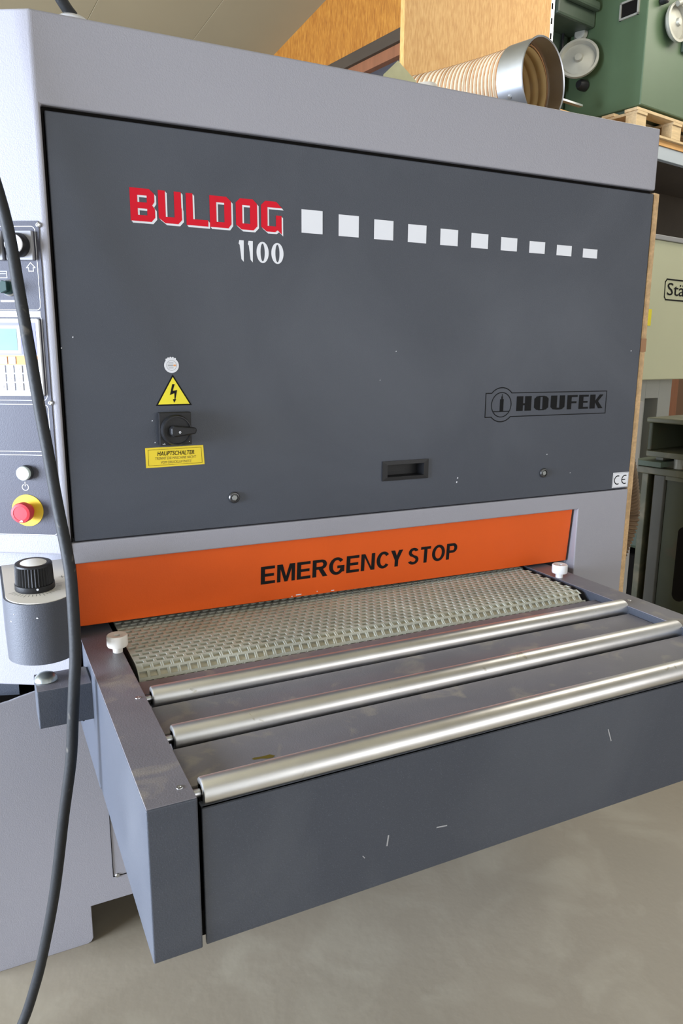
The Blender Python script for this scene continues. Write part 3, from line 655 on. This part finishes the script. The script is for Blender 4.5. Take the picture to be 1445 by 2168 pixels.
# ---- control panel on the chamfer (u grows to the left, z up, h outwards)
PO = Vector((-0.012, -0.004, 0)); PE = Vector((-COS, SIN, 0)); PN = Vector((-SIN, -COS, 0))
def cp(u, z, h=0.0): return PO + PE * u + PN * h + Vector((0, 0, z))
def cuv(px, py, h=0.0):
    p = hit(px, py, PN, PO.dot(PN) + h); return (p - PO).dot(PE), p.z
def pmap(h): return lambda a, b: cp(-a, b, h)            # a is minus u, so that a grows to the right
def rrect(u0, u1, z0, z1, r, n=6):
    out = []
    for cu, cz, st_ in ((u1 - r, z1 - r, 0), (u0 + r, z1 - r, 90), (u0 + r, z0 + r, 180), (u1 - r, z0 + r, 270)):
        for k in range(n + 1):
            a = math.radians(st_ + 90 * k / n); out.append((cu + r * math.cos(a), cz + r * math.sin(a)))
    return out
def plate(name, u0, u1, z0, z1, h0, h1, m_, parent, r=.002, bevel=0.0):
    mb = MB(); mb.prism([cp(u, z, h0) for u, z in rrect(u0, u1, z0, z1, r)], PN * (h1 - h0)); return mb.build(name, m_, parent, bevel=bevel)
CPN = plate('control_panel', .0098, .232, 1.1060, 1.6970, 0.0, .0022, OVER, S, .004)
CPN['label'] = 'slate coloured control panel with white outlines and operating buttons'
H0 = .0022
def outline(u0, u1, z0, z1, r, w=.0011):
    pts = rrect(u0, u1, z0, z1, r); return stroke([(-u, z) for u, z in pts + pts[:1]], w)
zf = lambda y: cuv(60, y)[1]
z1a, z1b = zf(479.5), zf(656.5); z2a, z2b = zf(667), zf(847.5); z3a, z3b = zf(856), zf(955.5); z4a, z4b = zf(963), zf(1131)
prints = outline(.0172, .225, z1b, z1a, .008) + outline(.0172, .225, z2b, z2a, .009) + outline(.0172, .225, z3b, z3a, .008) + outline(.0172, .225, z4b, z4a, .007)
zz = zf(567)
uu = .0300
prints += stroke([(-uu - .0082, zz), (-uu, zz + .0088), (-uu + .0082, zz), (-uu + .0045, zz), (-uu + .0045, zz - .0062), (-uu - .0045, zz - .0062), (-uu - .0045, zz), (-uu - .0082, zz)], .0012)
us, zs = cuv(8, 582); prints += stroke([(-us - .012, zs + .006), (-us + .007, zs + .006), (-us + .007, zs - .0055), (-us - .012, zs - .0055)], .0012) + stroke([(-us - .012, zs + .002), (-us + .005, zs + .002)], .0009)
ut, zt_ = cuv(17, 637.5); prints += [rect(-ut - .013, -ut + .017, zt_ - .0018, zt_ + .0018)]
prints += [rect(-.225, -.0180, zf(671.5), zf(659))]
up, zp = cuv(55, 1031); prints += ring(-up, zp, .0056, .0069, 115, 425, 24) + [rect(-up - .0008, -up + .0008, zp + .002, zp + .0105)]
flat('panel_print', prints, pmap(H0 + .0003), WHITE, CPN, 9)
ub, zb_ = cuv(24, 666); 
flat('panel_lettering', text_polys('min 3mm und max 160mm', -.105, -.0225, zf(669.5), zf(661.5)), pmap(H0 + .0006), PGREY, CPN)
for uu, zz in (cuv(82, 476.5), cuv(108, 853)):
    MB().lathe([(.0046, 0), (.0044, .0012), (.0028, .0024), (.0022, .0024), (.0018, .0012), (0, .0012)], cp(uu, zz, H0), PN, 20).build('screw', ZINC, CPN)
# rotary switches
for uu, zz in ((.0455, zf(521)), (.1025, zf(521))):
    k = plate('rotary_switch', uu - .0250, uu + .0250, zz - .0255, zz + .0255, H0, H0 + .009, mat('switch_base_grey', (.34, .34, .36), .45), CPN, .002, .0012)
    MB().lathe([(.0215, 0), (.0215, .004), (.0198, .014), (.0165, .018), (0, .018)], cp(uu, zz, H0 + .009), PN, 36).build('rotary_ring', BLACK, CPN)
    MB().lathe([(.0168, .018), (.0164, .021), (.0090, .0215), (.0065, .0212)], cp(uu, zz, H0 + .009), PN, 36, cap=False).build('rotary_face', WHITE, CPN)
    MB().lathe([(.0066, .0180), (.0066, .0208), (0, .0210)], cp(uu, zz, H0 + .009), PN, 24).build('rotary_centre', PGREY, CPN)
us, zs = cuv(22, 610)
MB().lathe([(.0150, 0), (.0148, .003), (.0125, .005), (0, .005)], cp(us, zs, H0), PN, 32).build('selector_bezel', ZINC, CPN)
sb = MB(); sb.lathe([(.0125, .004), (.0122, .012), (.011, .014), (0, .014)], cp(us, zs, H0), PN, 32)
sb.prism([cp(us - .006, zs + .010, H0 + .012), cp(us + .003, zs + .012, H0 + .012), cp(us + .013, zs - .002, H0 + .012), cp(us + .006, zs - .011, H0 + .012), cp(us - .006, zs - .006, H0 + .012)], PN * .012)
sb.build('selector_knob', mat('dark_green_plastic', (.015, .05, .045), .3), CPN, bevel=.001)
# keypad terminal
ku0, kz1, kz0 = .0205, zf(675), zf(838)
kh = H0 + .007
plate('terminal_bezel', ku0, .165, kz0, kz1, H0, kh, mat('white_plastic', (.82, .83, .85), .4), CPN, .004, .0015)
fu0, fu1, fz0, fz1 = ku0 + .0065, .158, zf(831), zf(682.5)
plate('terminal_foil', fu0, fu1, fz0, fz1, kh, kh + .0003, KEYW, CPN, .001)
zl0, zl1 = zf(751), zf(682.5)
flat('blue_field', [rect(-fu1, -fu0 - .0002, zl0, zl1 - .001)], pmap(kh + .0006), BLUEF, CPN)
ul, zl = cuv(40, 696); ul2, zl2 = cuv(44, 742)
flat('display_frame', [rect(-.150, -ul + .0070, zl2 - .0060, zl + .0055)], pmap(kh + .0009), KEYW, CPN)
flat('display', [rect(-.146, -ul, zl2, zl)], pmap(kh + .0012), LCD, CPN)
zo0, zo1 = zf(772.5), zf(753)
flat('orange_field', [rect(-fu1, -fu0 - .0002, zo0, zo1)], pmap(kh + .0006), ORNG, CPN)
uk, _ = cuv(31.5, 763); kmid = (zo0 + zo1) / 2
def key(name_txt, u, z, s):
    plate('key', u - s, u + s, z - s, z + s, kh + .0003, kh + .0016, KEYB, CPN, .0012)
    return stroke([(-u - s, z - s), (-u + s, z - s), (-u + s, z + s), (-u - s, z + s), (-u - s, z - s)], .0006) + text_polys(name_txt, -u - s * (.28 if len(name_txt) == 1 else .5), -u + s * (.28 if len(name_txt) == 1 else .5), z - s * .4, z + s * .4)
kl = []
for k, tx in enumerate(('F3', 'F2', 'F1', 'F0')): kl += key(tx, uk + .0165 * k, kmid, .0066)
for row, (yy, names) in enumerate(((781.5, '987'), (800, '654'), (818.5, '321'))):
    for k, tx in enumerate(names): kl += key(tx, .0655 + .0165 * k, zf(yy), .0068)
for row, yy in enumerate((781.5, 800, 818.5)): kl += key('-.0'[row], .0655 + .0495, zf(yy), .0068)
flat('key_lettering', kl, pmap(kh + .0019), PGREY, CPN, 5)
# power button and emergency stop
up, zp = cuv(57, 1000)
MB().lathe([(.0150, 0), (.0148, .004), (.0138, .009)], cp(up, zp, H0), PN, 32).build('button_collar', mat('dark_metal_collar', (.12, .13, .13), .35, .7), CPN)
MB().lathe([(.0136, .004), (.0136, .014), (.0122, .0155), (0, .0155)], cp(up, zp, H0), PN, 36).build('power_button', mat('pale_green_white_plastic', (.62, .70, .66), .4), CPN)
ue, ze = cuv(60, 1080)
MB().lathe([(.0320, 0), (.0318, .0012), (0, .0014)], cp(ue, ze, H0), PN, 48).build('emergency_stop_collar', YELP, CPN)
MB().lathe([(.0140, .001), (.0140, .012), (.0195, .014), (.0200, .026), (.0188, .030), (.0140, .0315), (.0138, .0308), (0, .0312)], cp(ue, ze, H0), PN, 40).build('emergency_stop_button', REDP, CPN)
ea = MB(); q = cp(ue, ze, H0 + .0317); rt = -PE
ea.face([q + rt * -.003 + Vector((0, 0, -.0165)), q + rt * .004 + Vector((0, 0, -.0170)), q + rt * .005 + Vector((0, 0, -.0145)), q + rt * .0015 + Vector((0, 0, -.0128)), q + rt * -.001 + Vector((0, 0, -.0150))])
ea.build('release_arrow', WHITE, CPN)

# ================================================================== THINGS ON AND AROUND THE SANDER
# power cable: up out of the roof grommet, over and down past the control panel to the floor
pts = [(0.066, .03, 2.056), (0.054, .026, 2.068), (0.036, .018, 2.092), (0.0, .0, 2.15), (-0.07, -.02, 2.215), (-0.15, -.035, 2.20), (-0.165, -.045, 2.08), (-0.128, -.05, 1.90)]
pts += [(-0.0817, -0.06, 1.7045), (-0.0663, -0.08, 1.5524), (-0.0517, -0.11, 1.3694), (-0.0449, -0.13, 1.2909), (-0.0377, -0.16, 1.197), (-0.0300, -0.2, 1.1052), (-0.0288, -0.211, 1.0484),
        (-0.031, -0.217, 0.9476), (-0.0367, -0.217, 0.8848), (-0.0427, -0.212, 0.8196), (-0.0508, -0.2, 0.7279), (-0.0691, -0.18, 0.6079), (-0.0957, -0.15, 0.4251), (-0.1263, -0.12, 0.2679),
        (-0.1461, -0.1, 0.1839), (-0.1712, -0.08, 0.0985), (-0.205, -.075, .035), (-0.26, -.08, .0105), (-0.40, -.10, .0103), (-0.62, -.04, .0103), (-0.95, .10, .0103)]
cab = MB().tube(bez(pts, 7), 0.0103, 14).build('power_cable', RUBBER)
tag(cab, 'thick black rubber power cable hanging past the control panel to the floor', 'cable')
gr = MB().lathe([(.030, 0), (.030, .004), (.024, .009), (.013, .012), (.0125, .0125)], (0.064, .032, 2.0448), (0, 0, 1), 32).build('cable_gland', mat('pale_grey_plastic', (.62, .62, .62), .4), S)

# dust extraction hose lying on the sander's roof
hz = 2.0445
HS = thing('dust_hose', 'cream ribbed dust extraction hose with galvanised collar lying on the sander roof', 'hose', (0.95, 0.30, hz))
ca = hit(1151, 153, Vector((0, 1, 0)), 0.10)
RH = 0.097
ca.z = hz + RH + .003
axis = Vector((0.30, -0.954, 0.0)).normalized()
col_len = 0.075
c0 = ca - axis * col_len
MB().lathe([(RH, 0), (RH, col_len - .002), (RH + .0025, col_len), (RH + .001, col_len + .002), (RH - .002, col_len), (RH - .0025, 0), (RH, 0)], c0, axis, 56, cap=False).build('collar', GALV, HS)
q = c0 + axis * (col_len * .45); side = axis.cross(Vector((0, 0, 1))).normalized()
MB().lathe([(.006, 0), (.005, .003), (0, .004)], q + side * (RH * .86) + Vector((0, 0, -RH * .5)), side * .86 + Vector((0, 0, -.5)), 16).build('rivet', ZINC, HS)
path = bez([c0 + axis * .03, c0 - axis * .10, c0 - axis * .24 + Vector((-.015, .0, 0)), c0 - axis * .42 + Vector((-.06, -.01, 0)), c0 - axis * .62 + Vector((-.15, -.04, 0))], 40)
n = len(path) - 1
plen = sum((path[i + 1] - path[i]).length for i in range(n))
pitch = 0.0165
hb = MB(); hb.tube(path, lambda t: RH - .004 - .0035 * (abs(math.sin(math.pi * t * plen / pitch)) ** 3 < .12), 48, cap=False)
hb.build('hose_wall', HOSE, HS)
hh = MB()
def hose_pt(t):
    f = t * n; i = min(int(f), n - 1); p = path[i].lerp(path[i + 1], f - i); return p, (path[i + 1] - path[i]).normalized()
hs_pts = []
turns = plen / pitch
for k in range(int(turns * 28)):
    t = k / (turns * 28); p, tn = hose_pt(t); a = 2 * math.pi * k / 28
    e = Vector((0, 0, 1)); f_ = tn.cross(e).normalized(); hs_pts.append(p + (e * math.cos(a) + f_ * math.sin(a)) * (RH - .0048))
hh.tube(hs_pts, .0022, 6); hh.build('hose_wire', HOSER, HS)
inn = MB(); inn.tube(path, lambda t: RH - .010 - .004 * abs(math.sin(math.pi * t * plen / .034)), 40, cap=False); inn.build('hose_lining', mat('amber_hose_lining', (.62, .42, .18), .4, var=.3, vscale=14), HS)
# small plates and a pipe stub on the roof
bp2 = [on_y(px, py, .10) for px, py in ((806, 160), (842, 128), (880, 168))]
bm2 = MB(); bm2.prism([(bp2[0].x, .10, hz), (bp2[0].x + .006, .10, 2.086), (bp2[1].x, .10, bp2[1].z), (bp2[2].x, .10, 2.086), (bp2[2].x + .004, .10, hz)], (.004, .004, 0)); bm2.prism([(bp2[0].x, .10, hz), (bp2[2].x + .004, .10, hz), (bp2[2].x + .014, .16, hz), (bp2[0].x + .01, .16, hz)], (0, 0, .004))
bk = bm2.build('angle_plate', BRASSY); tag(bk, 'small pointed zinc plated angle plate standing on the sander roof', 'bracket')
wcap = MB(); wcap.lathe([(.028, 0), (.028, .038), (.024, .044), (0, .046)], (.872, .118, hz), (0, 0, 1), 28)
tag(wcap.build('pipe_cap', mat('cream_plastic', (.75, .70, .62), .5)), 'small cream round cap between angle plate and dust hose', 'cap')
# chipboard sheet leaning along the sander's right side
CS = thing('chipboard_sheet', 'raw chipboard sheet standing upright against the right side of the sander', 'board', (1.53, .5, 0))
c2 = MB(); c2.prism([(1.5190, .004, 0.5), (1.5380, .004, 0.5), (1.5425, .004, 1.888), (1.5235, .004, 1.890)], (0, 1.1, 0)); c2.build('sheet', CHIP, CS, bevel=.0008)
for y in (.55, .9): MB().box(1.5205, 1.60, y, y + .1, 0, .4995).build('support_block', PINE, CS, bevel=.002)
q = on_y(1362, 721, .003)
MB().box(1.5195, 1.5405, .0015, .0042, 1.475, 1.511).build('tape', mat('brown_tape', (.30, .14, .05), .45), CS)
# dusty hose hanging beside it
hp2 = []
for px, py in ((1300, 930), (1311, 985), (1317, 1020), (1320, 1060), (1320, 1085), (1314, 1118)): hp2.append(on_y(px, py, .30))
hp2 = bez([hp2[0] + Vector((-.06, .04, .14))] + hp2 + [hp2[-1] + Vector((-.04, .02, -.18)), Vector((1.72, .31, .30)), Vector((1.70, .31, .001))], 60)
def even(P, step):
    out = [P[0]]; acc = 0.0
    for a, b in zip(P, P[1:]):
        L_ = (b - a).length; d = step - acc
        while d <= L_: out.append(a.lerp(b, d / L_)); d += step
        acc = L_ - (d - step)
    return out
hp2 = even(hp2, .002)
n2 = len(hp2) - 1
h2 = MB().tube(hp2, lambda t: .049 + .0035 * math.sin(2 * math.pi * t * n2 * .002 / .012), 24).build('corrugated_hose', DARKH)
tag(h2, 'brown dusty corrugated hose hanging beside the chipboard sheet', 'hose')

# ================================================================== MACHINES AND RACK BEHIND
# pallet rack
R = uv_thing('pallet_rack', 'tall pallet rack with grey blue beam and slotted steel uprights', 'rack', 4.4, 2.6, 0)
def upright(u, v):
    o_ = MB().box(u, u + .05, v, v + .004, 0, 5.0).box(u + .058, u + .108, v, v + .004, 0, 5.0).box(u, u + .004, v, v + .09, 0, 5.0).box(u + .104, u + .108, v, v + .09, 0, 5.0).box(u + .045, u + .063, v + .010, v + .014, 0, 5.0).build('upright', GALV, R)
    sl = MB()
    for k in range(24):
        z = 3.30 + .1 * k
        if z > 4.9: break
        sl.box(u + .018, u + .034, v - .001, v + .001, z, z + .04); sl.box(u + .074, u + .090, v - .001, v + .001, z - .02, z + .02)
    sl.build('upright_slots', VOID, o_)['kind'] = 'stuff'
    return o_
upright(4.385, 2.60); upright(8.2, 2.50)
MB().box(4.385, 4.49, 3.5, 3.58, 0, 5.0).build('upright', GALV, R); MB().box(8.2, 8.3, 3.5, 3.58, 0, 5.0).build('upright', GALV, R)
MB().box(4.49, 8.2, 2.50, 2.55, 3.130, 3.236).build('beam', RACKB, R, bevel=.004)
MB().box(4.40, 8.3, 2.49, 3.58, 3.237, 3.280).build('shelf_board', SHELFW, R)
MB().box(4.50, 8.19, 2.552, 3.455, 3.195, 3.236).build('underside_shade', DBROWN, R)  # added dark sheet that paints the shade under the shelf
MB().box(4.49, 8.2, 3.46, 3.49, 0.0, 3.236).build('dark_backing', DBROWN, R)  # dark sheet standing in for the shaded bay under the shelf
MB().box(6.42, 6.5, 3.36, 3.44, 0, 3.236).build('timber_post', VOID, R)
# pallet
PL = uv_thing('pallet', 'pale wooden pallet on the rack under the green machine', 'pallet', 6.0, 2.9, 3.281)
for v in (2.46, 2.90, 3.34): MB().box(5.42, 6.62, v, v + .10, 3.2815, 3.300).build('bottom_plank', PINE, PL, bevel=.002)
for u in (5.42, 5.95, 6.48):
    for v in (2.46, 2.90, 3.34): MB().box(u, u + .14, v, v + .10, 3.300, 3.410).build('block', PINE, PL, bevel=.002)
for u in (5.42, 5.95, 6.48): MB().box(u, u + .14, 2.45, 3.45, 3.4102, 3.432).build('stringer_plank', PINE, PL, bevel=.002)
for k in range(5): MB().box(5.41, 6.63, 2.45 + .22 * k, 2.45 + .22 * k + .12, 3.4322, 3.455).build('top_plank', PINE, PL, bevel=.002)
# green machine on the pallet
G = uv_thing('green_machine', 'large green metalworking machine with handwheels standing on a pallet', 'machine', 6.1, 3.0, 3.456)
MB().box(5.52, 6.9, 2.50, 3.42, 3.50, 5.2).build('housing', GREENM, G, bevel=.012)
MB().box(5.56, 6.86, 2.54, 3.38, 3.4555, 3.50).build('plinth', GREEND, G)
ws_ = MB()
for a in (rect(2.58, 2.76, 4.315, 4.330), rect(2.58, 2.76, 4.195, 4.210), rect(2.58, 2.595, 4.195, 4.33), rect(2.745, 2.76, 4.195, 4.33)): ws_.prism([(5.505, v, z) for v, z in a], (.02, 0, 0))
ws_.build('sight_frame', ALU, G); MB().box(5.514, 5.522, 2.595, 2.745, 4.21, 4.315).build('sight_glass', VOID, G)
def handwheel(uu, vv, zz, ax, r):
    MB().lathe([(0, .075), (r * .18, .072), (r * .22, .05), (r * .80, .028), (r * .88, .06), (r, .058), (r, .034), (r * .86, .012), (r * .2, .02), (r * .16, 0)], (uu, vv, zz), ax, 40).build('handwheel', ALU, G)
handwheel(5.40, 3.06, 3.95, (-.8, -.55, 0.25), .17)
MB().lathe([(.05, 0), (.06, .02), (.045, .05), (.02, .055), (0, .05)], (5.51, 3.13, 4.20), (-1, -.3, .1), 28).build('small_knob', ALU, G)
MB().cyl((5.40, 3.06, 3.95), (.8, .55, -.25), .02, .12, 16).build('wheel_shaft', ALU, G)
MB().lathe([(.045, 0), (.045, .06), (.03, .09), (0, .09)], (5.51, 3.06, 3.78), (-1, 0, 0), 24).build('black_hub', BLACK, G)
handwheel(5.86, 2.49, 4.17, (0, -1, .05), .15)
MB().tube([(5.80, 2.42, 4.29), (5.95, 2.38, 4.36), (6.1, 2.38, 4.42)], .022, 12).build('crank_handle', ALU, G)
MB().lathe([(.03, 0), (.03, .05), (.02, .06), (0, .06)], (5.68, 2.49, 4.30), (0, -1, 0), 20).build('ball_knob', BLACK, G)
MB().box(6.03, 6.25, 2.46, 2.50, 4.0, 4.36).build('switch_box', GREEND, G, bevel=.01)
MB().box(5.02, 5.52, 3.0, 3.4, 4.22, 4.46).box(5.10, 5.5, 2.94, 3.0, 4.33, 4.40).box(5.0, 5.52, 3.06, 3.42, 4.54, 5.2).build('machine_arm', GREEND, G, bevel=.02)
MB().box(4.9, 5.5, 3.26, 3.42, 3.50, 4.26).build('column_foot', GREEND, G, bevel=.02)
MB().tube([(5.46, 3.30, 4.8), (5.40, 3.24, 4.3), (5.36, 3.22, 3.75)], .012, 8).build('machine_cord', BLACK, G)
MB().box(4.84, 5.24, 2.86, 2.9, 3.52, 3.535).build('chrome_rod', ZINC, G)
# sage machine with the nameplate
SM = uv_thing('sage_machine', 'sage green machine cabinet with framed nameplate on a pale column', 'machine', 4.5, 1.6, 0)
MB().box(3.94, 5.3, 1.30, 2.0, 1.312, 2.172).build('cabinet', SAGE, SM, bevel=.006)
MB().box(3.93, 5.31, 1.29, 2.01, 2.1725, 2.202).build('top_cover', mat('grey_cover', (.33, .33, .33), .5), SM, bevel=.004)
nf0 = Vector((4.157, 0, 1.947))
nm = lambda a, b: Vector((a, 1.2985, b))
flat('nameplate_frame', stroke([(4.175, 1.945), (4.62, 1.945), (4.637, 1.928), (4.637, 1.836), (4.62, 1.819), (4.178, 1.819), (4.161, 1.836), (4.158, 1.928), (4.175, 1.945)], .009), nm, PRINT, SM)
flat('nameplate_lettering', text_polys('Stähle', 4.186, 4.60, 1.847, 1.925, .004), nm, PRINT, SM)
flat('yellow_sticker', [rect(3.98, 4.035, 1.652, 1.754)], nm, YELLOW, SM)
def uvp(px, py, v): p = hit(px, py, V, v); return p.dot(U), p.z
ua, ub, uc, ud = uvp(1352, 850, 1.45)[0], uvp(1364, 850, 1.45)[0], uvp(1392, 850, 1.45)[0], uvp(1418, 850, 1.45)[0]
zo = uvp(1380, 843, 1.45)[1]
MB().box(ua, ub, 1.45, 1.95, .02, 1.3115).box(uc, ud, 1.45, 1.95, .02, 1.3115).box(ub, uc, 1.45, 1.95, zo, 1.3115).box(ub, uc, 1.85, 1.95, .02, zo).build('column', PALEG, SM, bevel=.003)
MB().box(ub, uc, 1.80, 1.849, .02, zo).build('column_opening', VOID, SM)
MB().box(3.8, 5.2, 1.4, 2.0, 0, .02).build('foot_plate', PALEG, SM)
tp = MB().box(5.715, 5.83, 2.10, 2.20, 0, 1.6).build('timber_post', BROWN, bevel=.004); rot_uv(tp)
tag(tp, 'reddish brown timber post standing behind the pale machine column', 'post')
tp2 = MB().box(5.86, 6.3, 2.16, 2.20, 0, 1.6).build('timber_board', mat('brown_board', (.11, .055, .025), .7)); rot_uv(tp2)
tag(tp2, 'dark brown timber board upright behind the olive machine', 'board')
# grey laminated panel behind the chipboard sheet
q = on_y(1361.5, 850, .42)
lp = MB().box(1.5455, q.x, .42, .48, 0, q.z).build('laminated_panel', mat('grey_laminate', (.34, .33, .31), .5), bevel=.001)
tag(lp, 'grey laminated panel standing beside the chipboard sheet', 'panel')
# olive machine: its left side faces the aisle
O = uv_thing('olive_machine', 'old dusty olive green machine with open wheel housing and rusty side panel', 'machine', 3.6, .3, 0)
MB().box(3.18, 3.95, -.4, .738, 1.124, 1.149).build('table_top', OLIVL, O, bevel=.006)
MB().box(3.20, 3.90, .712, .736, .976, 1.1235).build('housing_side', OLIVE, O, bevel=.006)
MB().box(3.80, 3.84, -.4, .711, .976, 1.1235).build('housing_back', VOID, O)
MB().box(3.19, 3.90, -.4, .730, .946, .9755).build('housing_floor', OLIVL, O, bevel=.003)
MB().lathe([(.070, 0), (.070, .06), (.055, .065), (.05, .03), (.02, .03), (.02, .07), (0, .07)], (3.56, .535, 1.050), (-1, 0, 0), 40).build('drive_wheel', OLIVE, O)
MB().box(3.72, 3.7995, .50, .57, .99, 1.09).build('wheel_bearing', OLIVE, O)
MB().box(3.16, 3.50, .622, .788, .897, .925).build('slide_plate', GREEND, O, bevel=.002)
MB().box(3.24, 3.46, .66, .70, .9255, .9455).build('slide_block', OLIVL, O)
MB().cyl((3.26, .585, .8895), (0, 0, 1), .022, .056, 24).build('spindle', ALU, O)
MB().box(3.19, 3.26, -.4, .778, .853, .889).build('rail', OLIVL, O, bevel=.004)
MB().box(3.27, 3.9, .70, .778, .853, .8965).build('rail', OLIVE, O, bevel=.004)
MB().box(3.20, 3.26, .712, .748, 0, .8525).build('post', OLIVL, O, bevel=.004)
MB().box(3.195, 3.27, .614, .674, 0, .8525).build('post', mat('grey_olive_post', (.06, .06, .05), .5, var=.2, vscale=6), O, bevel=.004)
MB().box(3.25, 3.27, .675, .711, 0, .852).build('filler_panel', OLIVE, O)
MB().box(3.215, 3.235, -.4, .613, 0, .852).build('side_panel', OLIVE, O, bevel=.003)
MB().box(3.20, 3.2149, -.4, .613, .832, .8525).build('panel_edge', OLIVL, O)
zc_, hh_ = .40, .165
slp = [(.487 + .036 * math.cos(a), zc_ + (hh_ if math.sin(a) >= 0 else -hh_) + .036 * math.sin(a)) for a in [2 * math.pi * (k + .5) / 24 for k in range(24)]]
so = MB(); so.prism([(3.2145, v, z) for v, z in slp], (.002, 0, 0)); so.build('panel_slot', VOID, O)
MB().box(3.32, 3.9, .79, 1.05, 0, .36).build('motor_case', VOID, O, bevel=.02)
MB().box(3.30, 3.9, .76, 1.0, .40, .62).build('gear_case', GREEND, O, bevel=.02)
MB().box(3.29, 3.95, .74, 1.06, .625, .637).build('drip_tray', OLIVL, O)
